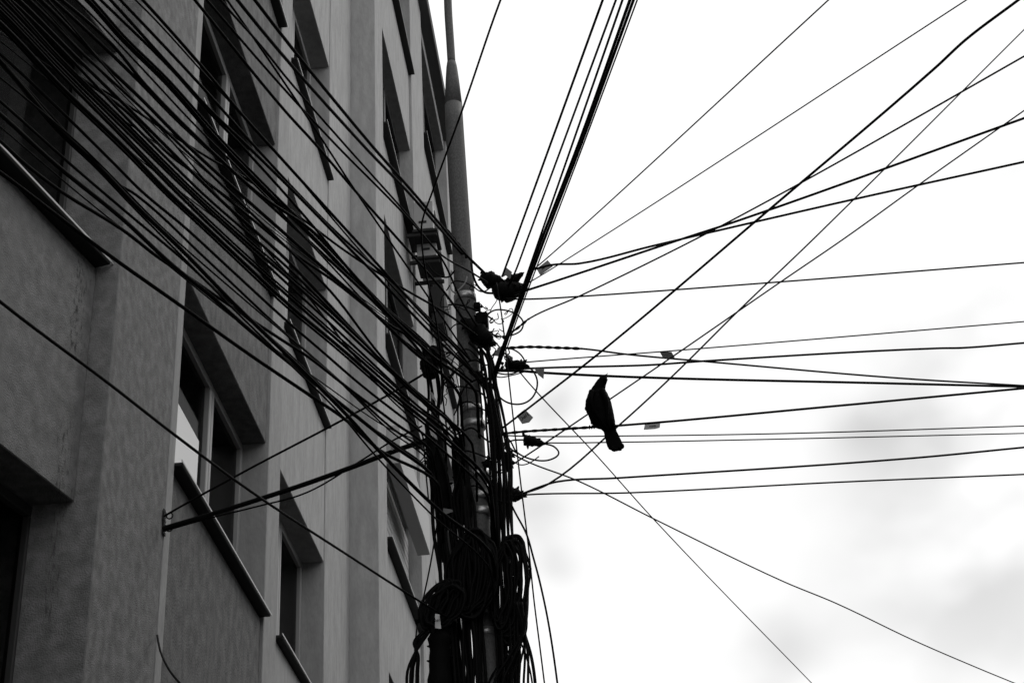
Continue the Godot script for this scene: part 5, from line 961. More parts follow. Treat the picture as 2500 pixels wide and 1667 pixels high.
const COILS := [
	["cable_coil", "tall narrow coil of slack black cable hanging right of the pole", [[-0.591, 5.177, -8.675, -0.604, 5.103, -8.675, -0.626, 5.053, -8.675, -0.652, 5.004, -8.675, -0.659, 4.98, -8.675, -0.677, 4.984, -8.675, -0.694, 5.052, -8.675, -0.685, 5.129, -8.675, -0.694, 5.205, -8.675, -0.679, 5.289, -8.675, -0.659, 5.354, -8.675, -0.631, 5.412, -8.675, -0.611, 5.419, -8.675, -0.606, 5.387, -8.675, -0.594, 5.361, -8.675, -0.596, 5.273, -8.675], [-0.607, 5.229, -8.779, -0.608, 5.15, -8.779, -0.622, 5.075, -8.779, -0.635, 5.018, -8.779, -0.666, 4.998, -8.779, -0.682, 5.028, -8.779, -0.682, 5.086, -8.779, -0.69, 5.144, -8.779, -0.685, 5.239, -8.779, -0.652, 5.338, -8.779, -0.652, 5.399, -8.779, -0.627, 5.447, -8.779, -0.603, 5.478, -8.779, -0.601, 5.456, -8.779, -0.6, 5.386, -8.779, -0.584, 5.314, -8.779], [-0.576, 5.201, -8.704, -0.6, 5.121, -8.704, -0.617, 5.047, -8.704, -0.635, 4.977, -8.704, -0.645, 4.957, -8.704, -0.659, 4.993, -8.704, -0.671, 5.04, -8.704, -0.667, 5.114, -8.704, -0.672, 5.203, -8.704, -0.644, 5.306, -8.704, -0.628, 5.391, -8.704, -0.622, 5.437, -8.704, -0.594, 5.431, -8.704, -0.579, 5.43, -8.704, -0.567, 5.376, -8.704, -0.581, 5.28, -8.704], [-0.574, 5.174, -8.67, -0.583, 5.074, -8.67, -0.607, 4.997, -8.67, -0.624, 4.955, -8.67, -0.652, 4.929, -8.67, -0.671, 4.941, -8.67, -0.679, 5.023, -8.67, -0.683, 5.081, -8.67, -0.671, 5.203, -8.67, -0.664, 5.306, -8.67, -0.632, 5.371, -8.67, -0.611, 5.424, -8.67, -0.603, 5.449, -8.67, -0.581, 5.419, -8.67, -0.562, 5.357, -8.67, -0.576, 5.273, -8.67], [-0.579, 5.199, -8.677, -0.578, 5.083, -8.677, -0.6, 5.006, -8.677, -0.62, 4.972, -8.677, -0.65, 4.962, -8.677, -0.652, 4.977, -8.677, -0.671, 5.024, -8.677, -0.678, 5.108, -8.677, -0.668, 5.186, -8.677, -0.652, 5.291, -8.677, -0.622, 5.363, -8.677, -0.604, 5.412, -8.677, -0.601, 5.437, -8.677, -0.577, 5.405, -8.677, -0.57, 5.353, -8.677, -0.564, 5.286, -8.677], [-0.573, 5.224, -8.755, -0.573, 5.105, -8.755, -0.61, 5.043, -8.755, -0.626, 4.982, -8.755, -0.658, 4.975, -8.755, -0.677, 4.985, -8.755, -0.694, 5.036, -8.755, -0.698, 5.139, -8.755, -0.685, 5.225, -8.755, -0.683, 5.317, -8.755, -0.662, 5.393, -8.755, -0.622, 5.446, -8.755, -0.597, 5.477, -8.755, -0.579, 5.454, -8.755, -0.553, 5.406, -8.755, -0.548, 5.324, -8.755], [-0.557, 5.195, -8.741, -0.575, 5.108, -8.741, -0.592, 5.015, -8.741, -0.613, 4.964, -8.741, -0.648, 4.956, -8.741, -0.675, 4.963, -8.741, -0.68, 5.023, -8.741, -0.696, 5.118, -8.741, -0.678, 5.214, -8.741, -0.677, 5.321, -8.741, -0.638, 5.412, -8.741, -0.625, 5.468, -8.741, -0.588, 5.469, -8.741, -0.576, 5.469, -8.741, -0.559, 5.403, -8.741, -0.547, 5.319, -8.741], [-0.552, 5.169, -8.687, -0.567, 5.082, -8.687, -0.573, 4.982, -8.687, -0.606, 4.936, -8.687, -0.645, 4.913, -8.687, -0.671, 4.948, -8.687, -0.681, 5.013, -8.687, -0.689, 5.08, -8.687, -0.677, 5.193, -8.687, -0.663, 5.3, -8.687, -0.65, 5.387, -8.687, -0.616, 5.441, -8.687, -0.576, 5.469, -8.687, -0.559, 5.436, -8.687, -0.544, 5.389, -8.687, -0.533, 5.277, -8.687], [-0.536, 5.194, -8.719, -0.559, 5.083, -8.719, -0.586, 5.001, -8.719, -0.6, 4.934, -8.719, -0.629, 4.929, -8.719, -0.657, 4.946, -8.719, -0.668, 5.008, -8.719, -0.674, 5.084, -8.719, -0.679, 5.2, -8.719, -0.651, 5.315, -8.719, -0.634, 5.389, -8.719, -0.615, 5.464, -8.719, -0.585, 5.476, -8.719, -0.544, 5.458, -8.719, -0.547, 5.394, -8.719, -0.532, 5.295, -8.719], [-0.537, 5.192, -8.753, -0.557, 5.093, -8.753, -0.577, 5.001, -8.753, -0.612, 4.938, -8.753, -0.635, 4.945, -8.753, -0.662, 4.959, -8.753, -0.684, 5.02, -8.753, -0.683, 5.103, -8.753, -0.679, 5.224, -8.753, -0.667, 5.319, -8.753, -0.627, 5.416, -8.753, -0.613, 5.47, -8.753, -0.579, 5.508, -8.753, -0.56, 5.466, -8.753, -0.528, 5.404, -8.753, -0.529, 5.313, -8.753], [-0.522, 5.173, -8.704, -0.545, 5.079, -8.704, -0.567, 4.993, -8.704, -0.589, 4.926, -8.704, -0.617, 4.909, -8.704, -0.65, 4.934, -8.704, -0.665, 4.999, -8.704, -0.681, 5.078, -8.704, -0.669, 5.203, -8.704, -0.653, 5.307, -8.704, -0.627, 5.397, -8.704, -0.593, 5.468, -8.704, -0.559, 5.473, -8.704, -0.554, 5.45, -8.704, -0.52, 5.383, -8.704, -0.53, 5.286, -8.704], [-0.522, 5.196, -8.721, -0.551, 5.084, -8.721, -0.576, 4.969, -8.721, -0.605, 4.924, -8.721, -0.627, 4.885, -8.721, -0.671, 4.908, -8.721, -0.682, 4.977, -8.721, -0.69, 5.073, -8.721, -0.683, 5.192, -8.721, -0.678, 5.315, -8.721, -0.644, 5.412, -8.721, -0.614, 5.474, -8.721, -0.576, 5.514, -8.721, -0.553, 5.492, -8.721, -0.528, 5.423, -8.721, -0.52, 5.318, -8.721], [-0.525, 5.18, -8.729, -0.532, 5.07, -8.729, -0.556, 4.965, -8.729, -0.594, 4.914, -8.729, -0.614, 4.903, -8.729, -0.65, 4.913, -8.729, -0.683, 4.982, -8.729, -0.679, 5.072, -8.729, -0.682, 5.189, -8.729, -0.661, 5.323, -8.729, -0.625, 5.437, -8.729, -0.596, 5.486, -8.729, -0.57, 5.501, -8.729, -0.54, 5.486, -8.729, -0.516, 5.405, -8.729, -0.515, 5.312, -8.729], [-0.495, 5.177, -8.698, -0.52, 5.069, -8.698, -0.549, 4.955, -8.698, -0.579, 4.899, -8.698, -0.619, 4.894, -8.698, -0.651, 4.911, -8.698, -0.666, 4.97, -8.698, -0.688, 5.069, -8.698, -0.666, 5.187, -8.698, -0.666, 5.31, -8.698, -0.639, 5.41, -8.698, -0.586, 5.46, -8.698, -0.556, 5.475, -8.698, -0.52, 5.454, -8.698, -0.504, 5.385, -8.698, -0.493, 5.286, -8.698], [-0.492, 5.197, -8.731, -0.523, 5.083, -8.731, -0.542, 4.959, -8.731, -0.58, 4.913, -8.731, -0.614, 4.88, -8.731, -0.652, 4.922, -8.731, -0.681, 4.985, -8.731, -0.692, 5.085, -8.731, -0.682, 5.188, -8.731, -0.677, 5.319, -8.731, -0.647, 5.433, -8.731, -0.594, 5.484, -8.731, -0.553, 5.509, -8.731, -0.538, 5.485, -8.731, -0.503, 5.396, -8.731, -0.484, 5.305, -8.731], [-0.499, 5.204, -8.743, -0.522, 5.068, -8.743, -0.551, 4.963, -8.743, -0.589, 4.903, -8.743, -0.626, 4.908, -8.743, -0.649, 4.926, -8.743, -0.674, 4.996, -8.743, -0.701, 5.08, -8.743, -0.684, 5.194, -8.743, -0.665, 5.336, -8.743, -0.637, 5.417, -8.743, -0.603, 5.476, -8.743, -0.567, 5.497, -8.743, -0.52, 5.498, -8.743, -0.51, 5.408, -8.743, -0.481, 5.32, -8.743], [-0.487, 5.186, -8.708, -0.51, 5.045, -8.708, -0.538, 4.938, -8.708, -0.58, 4.868, -8.708, -0.612, 4.85, -8.708, -0.639, 4.883, -8.708, -0.667, 4.945, -8.708, -0.666, 5.052, -8.708, -0.669, 5.194, -8.708, -0.663, 5.302, -8.708, -0.619, 5.414, -8.708, -0.59, 5.493, -8.708, -0.539, 5.508, -8.708, -0.513, 5.495, -8.708, -0.494, 5.401, -8.708, -0.486, 5.296, -8.708], [-0.488, 5.203, -8.769, -0.499, 5.071, -8.769, -0.522, 4.96, -8.769, -0.576, 4.898, -8.769, -0.599, 4.875, -8.769, -0.637, 4.919, -8.769, -0.657, 4.974, -8.769, -0.672, 5.075, -8.769, -0.675, 5.224, -8.769, -0.653, 5.326, -8.769, -0.63, 5.434, -8.769, -0.575, 5.518, -8.769, -0.542, 5.527, -8.769, -0.509, 5.513, -8.769, -0.49, 5.422, -8.769, -0.467, 5.321, -8.769]]],
	["cable_coil", "wide coil of slack black cable hanging in front of the pole", [[-0.647, 5.213, -8.586, -0.662, 5.125, -8.586, -0.709, 5.042, -8.586, -0.765, 5.003, -8.586, -0.82, 4.973, -8.586, -0.866, 5, -8.586, -0.903, 5.061, -8.586, -0.929, 5.161, -8.586, -0.912, 5.251, -8.586, -0.91, 5.345, -8.586, -0.857, 5.442, -8.586, -0.81, 5.491, -8.586, -0.755, 5.517, -8.586, -0.716, 5.463, -8.586, -0.659, 5.415, -8.586, -0.645, 5.333, -8.586], [-0.659, 5.206, -8.572, -0.69, 5.149, -8.572, -0.73, 5.074, -8.572, -0.781, 5.034, -8.572, -0.825, 4.996, -8.572, -0.876, 5.015, -8.572, -0.904, 5.092, -8.572, -0.932, 5.158, -8.572, -0.943, 5.23, -8.572, -0.92, 5.328, -8.572, -0.874, 5.388, -8.572, -0.823, 5.451, -8.572, -0.773, 5.472, -8.572, -0.713, 5.423, -8.572, -0.69, 5.399, -8.572, -0.669, 5.313, -8.572], [-0.652, 5.253, -8.668, -0.677, 5.141, -8.668, -0.726, 5.081, -8.668, -0.761, 5.001, -8.668, -0.813, 5.004, -8.668, -0.863, 5.015, -8.668, -0.909, 5.091, -8.668, -0.925, 5.187, -8.668, -0.92, 5.292, -8.668, -0.905, 5.399, -8.668, -0.857, 5.491, -8.668, -0.807, 5.543, -8.668, -0.769, 5.539, -8.668, -0.717, 5.512, -8.668, -0.667, 5.447, -8.668, -0.663, 5.369, -8.668], [-0.659, 5.251, -8.636, -0.672, 5.157, -8.636, -0.712, 5.093, -8.636, -0.767, 5.049, -8.636, -0.807, 5.02, -8.636, -0.865, 5.034, -8.636, -0.898, 5.101, -8.636, -0.919, 5.184, -8.636, -0.904, 5.272, -8.636, -0.899, 5.359, -8.636, -0.86, 5.422, -8.636, -0.817, 5.469, -8.636, -0.766, 5.486, -8.636, -0.706, 5.483, -8.636, -0.675, 5.425, -8.636, -0.661, 5.348, -8.636], [-0.662, 5.231, -8.583, -0.665, 5.154, -8.583, -0.704, 5.08, -8.583, -0.744, 5.045, -8.583, -0.797, 5.024, -8.583, -0.855, 5.055, -8.583, -0.876, 5.088, -8.583, -0.907, 5.163, -8.583, -0.892, 5.252, -8.583, -0.88, 5.338, -8.583, -0.853, 5.389, -8.583, -0.795, 5.45, -8.583, -0.758, 5.467, -8.583, -0.702, 5.433, -8.583, -0.674, 5.39, -8.583, -0.65, 5.301, -8.583], [-0.684, 5.266, -8.673, -0.704, 5.173, -8.673, -0.737, 5.079, -8.673, -0.779, 5.008, -8.673, -0.83, 5.016, -8.673, -0.863, 5.026, -8.673, -0.894, 5.094, -8.673, -0.924, 5.168, -8.673, -0.918, 5.294, -8.673, -0.899, 5.386, -8.673, -0.873, 5.478, -8.673, -0.821, 5.535, -8.673, -0.781, 5.547, -8.673, -0.725, 5.516, -8.673, -0.705, 5.457, -8.673, -0.689, 5.363, -8.673], [-0.673, 5.257, -8.662, -0.692, 5.179, -8.662, -0.717, 5.096, -8.662, -0.777, 5.051, -8.662, -0.822, 5.016, -8.662, -0.868, 5.059, -8.662, -0.886, 5.111, -8.662, -0.917, 5.181, -8.662, -0.904, 5.277, -8.662, -0.882, 5.384, -8.662, -0.845, 5.444, -8.662, -0.817, 5.516, -8.662, -0.761, 5.519, -8.662, -0.722, 5.507, -8.662, -0.688, 5.449, -8.662, -0.669, 5.343, -8.662], [-0.678, 5.205, -8.564, -0.706, 5.121, -8.564, -0.729, 5.034, -8.564, -0.78, 4.969, -8.564, -0.815, 4.97, -8.564, -0.865, 4.994, -8.564, -0.891, 5.034, -8.564, -0.898, 5.122, -8.564, -0.895, 5.226, -8.564, -0.893, 5.339, -8.564, -0.841, 5.41, -8.564, -0.814, 5.483, -8.564, -0.761, 5.501, -8.564, -0.723, 5.486, -8.564, -0.696, 5.41, -8.564, -0.69, 5.333, -8.564], [-0.68, 5.25, -8.669, -0.697, 5.186, -8.669, -0.734, 5.105, -8.669, -0.774, 5.057, -8.669, -0.821, 5.024, -8.669, -0.857, 5.065, -8.669, -0.888, 5.113, -8.669, -0.894, 5.195, -8.669, -0.906, 5.277, -8.669, -0.892, 5.37, -8.669, -0.842, 5.447, -8.669, -0.815, 5.499, -8.669, -0.765, 5.524, -8.669, -0.734, 5.503, -8.669, -0.702, 5.438, -8.669, -0.687, 5.363, -8.669], [-0.699, 5.258, -8.667, -0.726, 5.166, -8.667, -0.751, 5.096, -8.667, -0.787, 5.05, -8.667, -0.834, 5.043, -8.667, -0.873, 5.056, -8.667, -0.897, 5.107, -8.667, -0.919, 5.193, -8.667, -0.899, 5.287, -8.667, -0.887, 5.372, -8.667, -0.862, 5.434, -8.667, -0.822, 5.491, -8.667, -0.782, 5.528, -8.667, -0.73, 5.493, -8.667, -0.72, 5.44, -8.667, -0.699, 5.348, -8.667], [-0.721, 5.255, -8.633, -0.736, 5.158, -8.633, -0.761, 5.08, -8.633, -0.794, 5.043, -8.633, -0.836, 5.023, -8.633, -0.871, 5.051, -8.633, -0.897, 5.096, -8.633, -0.907, 5.188, -8.633, -0.905, 5.281, -8.633, -0.891, 5.352, -8.633, -0.866, 5.415, -8.633, -0.826, 5.479, -8.633, -0.781, 5.48, -8.633, -0.748, 5.474, -8.633, -0.724, 5.418, -8.633, -0.706, 5.345, -8.633], [-0.705, 5.24, -8.638, -0.728, 5.156, -8.638, -0.763, 5.08, -8.638, -0.799, 5.02, -8.638, -0.826, 5.017, -8.638, -0.851, 5.031, -8.638, -0.876, 5.073, -8.638, -0.884, 5.176, -8.638, -0.893, 5.254, -8.638, -0.883, 5.38, -8.638, -0.843, 5.449, -8.638, -0.8, 5.494, -8.638, -0.772, 5.505, -8.638, -0.739, 5.497, -8.638, -0.712, 5.44, -8.638, -0.709, 5.348, -8.638], [-0.7, 5.24, -8.604, -0.712, 5.142, -8.604, -0.737, 5.056, -8.604, -0.763, 5.018, -8.604, -0.81, 5, -8.604, -0.829, 5.028, -8.604, -0.862, 5.069, -8.604, -0.88, 5.164, -8.604, -0.86, 5.24, -8.604, -0.852, 5.356, -8.604, -0.816, 5.416, -8.604, -0.783, 5.458, -8.604, -0.744, 5.492, -8.604, -0.728, 5.475, -8.604, -0.698, 5.412, -8.604, -0.694, 5.34, -8.604], [-0.709, 5.244, -8.588, -0.731, 5.142, -8.588, -0.759, 5.078, -8.588, -0.797, 5.047, -8.588, -0.813, 5.024, -8.588, -0.845, 5.054, -8.588, -0.869, 5.091, -8.588, -0.884, 5.159, -8.588, -0.875, 5.23, -8.588, -0.858, 5.328, -8.588, -0.841, 5.405, -8.588, -0.795, 5.45, -8.588, -0.775, 5.464, -8.588, -0.737, 5.424, -8.588, -0.715, 5.375, -8.588, -0.717, 5.328, -8.588], [-0.734, 5.254, -8.622, -0.754, 5.138, -8.622, -0.769, 5.074, -8.622, -0.804, 5.021, -8.622, -0.846, 4.991, -8.622, -0.863, 5.009, -8.622, -0.886, 5.076, -8.622, -0.899, 5.176, -8.622, -0.881, 5.249, -8.622, -0.878, 5.346, -8.622, -0.84, 5.446, -8.622, -0.812, 5.48, -8.622, -0.781, 5.498, -8.622, -0.756, 5.493, -8.622, -0.726, 5.438, -8.622, -0.727, 5.334, -8.622], [-0.72, 5.26, -8.635, -0.724, 5.155, -8.635, -0.757, 5.077, -8.635, -0.788, 5.014, -8.635, -0.82, 5.006, -8.635, -0.852, 5.007, -8.635, -0.864, 5.082, -8.635, -0.874, 5.168, -8.635, -0.868, 5.277, -8.635, -0.843, 5.37, -8.635, -0.829, 5.447, -8.635, -0.8, 5.517, -8.635, -0.753, 5.539, -8.635, -0.737, 5.494, -8.635, -0.711, 5.453, -8.635, -0.715, 5.347, -8.635], [-0.715, 5.263, -8.644, -0.732, 5.183, -8.644, -0.75, 5.111, -8.644, -0.774, 5.057, -8.644, -0.813, 5.054, -8.644, -0.832, 5.072, -8.644, -0.843, 5.123, -8.644, -0.857, 5.182, -8.644, -0.858, 5.258, -8.644, -0.84, 5.345, -8.644, -0.812, 5.425, -8.644, -0.787, 5.478, -8.644, -0.764, 5.47, -8.644, -0.736, 5.456, -8.644, -0.724, 5.41, -8.644, -0.713, 5.338, -8.644], [-0.767, 5.265, -8.675, -0.779, 5.174, -8.675, -0.79, 5.078, -8.675, -0.818, 5.022, -8.675, -0.86, 5.022, -8.675, -0.885, 5.032, -8.675, -0.887, 5.099, -8.675, -0.898, 5.176, -8.675, -0.886, 5.289, -8.675, -0.867, 5.388, -8.675, -0.848, 5.48, -8.675, -0.832, 5.515, -8.675, -0.791, 5.539, -8.675, -0.782, 5.538, -8.675, -0.764, 5.472, -8.675, -0.757, 5.377, -8.675], [-0.735, 5.232, -8.591, -0.753, 5.141, -8.591, -0.783, 5.045, -8.591, -0.81, 5.011, -8.591, -0.827, 4.97, -8.591, -0.86, 5.014, -8.591, -0.864, 5.054, -8.591, -0.885, 5.152, -8.591, -0.879, 5.238, -8.591, -0.862, 5.335, -8.591, -0.826, 5.446, -8.591, -0.801, 5.494, -8.591, -0.773, 5.499, -8.591, -0.759, 5.5, -8.591, -0.731, 5.427, -8.591, -0.727, 5.331, -8.591], [-0.74, 5.258, -8.663, -0.748, 5.169, -8.663, -0.759, 5.1, -8.663, -0.788, 5.052, -8.663, -0.815, 5.013, -8.663, -0.845, 5.042, -8.663, -0.843, 5.092, -8.663, -0.856, 5.186, -8.663, -0.861, 5.279, -8.663, -0.838, 5.379, -8.663, -0.818, 5.462, -8.663, -0.784, 5.499, -8.663, -0.768, 5.53, -8.663, -0.741, 5.502, -8.663, -0.718, 5.447, -8.663, -0.729, 5.349, -8.663], [-0.745, 5.242, -8.628, -0.767, 5.16, -8.628, -0.778, 5.095, -8.628, -0.798, 5.037, -8.628, -0.833, 5.039, -8.628, -0.847, 5.059, -8.628, -0.864, 5.107, -8.628, -0.865, 5.168, -8.628, -0.853, 5.271, -8.628, -0.842, 5.347, -8.628, -0.821, 5.429, -8.628, -0.803, 5.483, -8.628, -0.762, 5.474, -8.628, -0.762, 5.458, -8.628, -0.732, 5.409, -8.628, -0.747, 5.338, -8.628], [-0.751, 5.227, -8.582, -0.772, 5.114, -8.582, -0.791, 5.047, -8.582, -0.822, 4.994, -8.582, -0.848, 4.957, -8.582, -0.848, 4.992, -8.582, -0.873, 5.043, -8.582, -0.861, 5.122, -8.582, -0.869, 5.233, -8.582, -0.84, 5.339, -8.582, -0.83, 5.447, -8.582, -0.797, 5.502, -8.582, -0.784, 5.516, -8.582, -0.767, 5.484, -8.582, -0.759, 5.445, -8.582, -0.751, 5.335, -8.582], [-0.741, 5.243, -8.612, -0.762, 5.168, -8.612, -0.773, 5.105, -8.612, -0.793, 5.058, -8.612, -0.82, 5.02, -8.612, -0.843, 5.066, -8.612, -0.847, 5.108, -8.612, -0.843, 5.183, -8.612, -0.836, 5.241, -8.612, -0.822, 5.337, -8.612, -0.814, 5.401, -8.612, -0.786, 5.454, -8.612, -0.768, 5.469, -8.612, -0.744, 5.438, -8.612, -0.728, 5.408, -8.612, -0.739, 5.329, -8.612], [-0.775, 5.27, -8.666, -0.776, 5.151, -8.666, -0.797, 5.063, -8.666, -0.813, 5.016, -8.666, -0.833, 5.014, -8.666, -0.849, 5.02, -8.666, -0.864, 5.081, -8.666, -0.85, 5.17, -8.666, -0.849, 5.281, -8.666, -0.842, 5.369, -8.666, -0.83, 5.481, -8.666, -0.797, 5.531, -8.666, -0.792, 5.546, -8.666, -0.772, 5.525, -8.666, -0.764, 5.464, -8.666, -0.762, 5.377, -8.666], [-0.778, 5.225, -8.587, -0.787, 5.156, -8.587, -0.8, 5.074, -8.587, -0.82, 5.015, -8.587, -0.844, 4.999, -8.587, -0.86, 5.02, -8.587, -0.858, 5.084, -8.587, -0.862, 5.163, -8.587, -0.855, 5.232, -8.587, -0.839, 5.328, -8.587, -0.816, 5.425, -8.587, -0.792, 5.458, -8.587, -0.793, 5.474, -8.587, -0.771, 5.473, -8.587, -0.752, 5.406, -8.587, -0.755, 5.339, -8.587], [-0.801, 5.264, -8.657, -0.81, 5.176, -8.657, -0.815, 5.09, -8.657, -0.828, 5.031, -8.657, -0.843, 5.015, -8.657, -0.852, 5.026, -8.657, -0.873, 5.085, -8.657, -0.867, 5.167, -8.657, -0.852, 5.261, -8.657, -0.851, 5.374, -8.657, -0.822, 5.439, -8.657, -0.804, 5.522, -8.657, -0.792, 5.54, -8.657, -0.784, 5.497, -8.657, -0.789, 5.437, -8.657, -0.778, 5.371, -8.657], [-0.782, 5.286, -8.671, -0.796, 5.17, -8.671, -0.81, 5.101, -8.671, -0.825, 5.046, -8.671, -0.837, 5.045, -8.671, -0.838, 5.052, -8.671, -0.848, 5.097, -8.671, -0.84, 5.198, -8.671, -0.845, 5.287, -8.671, -0.829, 5.358, -8.671, -0.806, 5.462, -8.671, -0.803, 5.491, -8.671, -0.776, 5.521, -8.671, -0.769, 5.509, -8.671, -0.756, 5.446, -8.671, -0.758, 5.36, -8.671], [-0.783, 5.271, -8.636, -0.804, 5.178, -8.636, -0.812, 5.101, -8.636, -0.827, 5.061, -8.636, -0.846, 5.04, -8.636, -0.846, 5.073, -8.636, -0.847, 5.092, -8.636, -0.851, 5.188, -8.636, -0.83, 5.268, -8.636, -0.827, 5.346, -8.636, -0.813, 5.416, -8.636, -0.794, 5.452, -8.636, -0.772, 5.496, -8.636, -0.775, 5.456, -8.636, -0.766, 5.406, -8.636, -0.774, 5.338, -8.636], [-0.771, 5.222, -8.568, -0.796, 5.137, -8.568, -0.801, 5.074, -8.568, -0.817, 5.032, -8.568, -0.83, 5.015, -8.568, -0.848, 5.035, -8.568, -0.846, 5.063, -8.568, -0.839, 5.152, -8.568, -0.836, 5.241, -8.568, -0.821, 5.328, -8.568, -0.815, 5.378, -8.568, -0.791, 5.438, -8.568, -0.777, 5.459, -8.568, -0.777, 5.449, -8.568, -0.772, 5.392, -8.568, -0.767, 5.311, -8.568], [-0.797, 5.277, -8.657, -0.8, 5.16, -8.657, -0.818, 5.09, -8.657, -0.83, 5.036, -8.657, -0.847, 5.031, -8.657, -0.836, 5.054, -8.657, -0.851, 5.115, -8.657, -0.849, 5.185, -8.657, -0.829, 5.278, -8.657, -0.824, 5.372, -8.657, -0.806, 5.43, -8.657, -0.791, 5.504, -8.657, -0.779, 5.498, -8.657, -0.774, 5.506, -8.657, -0.769, 5.427, -8.657, -0.783, 5.37, -8.657]]],
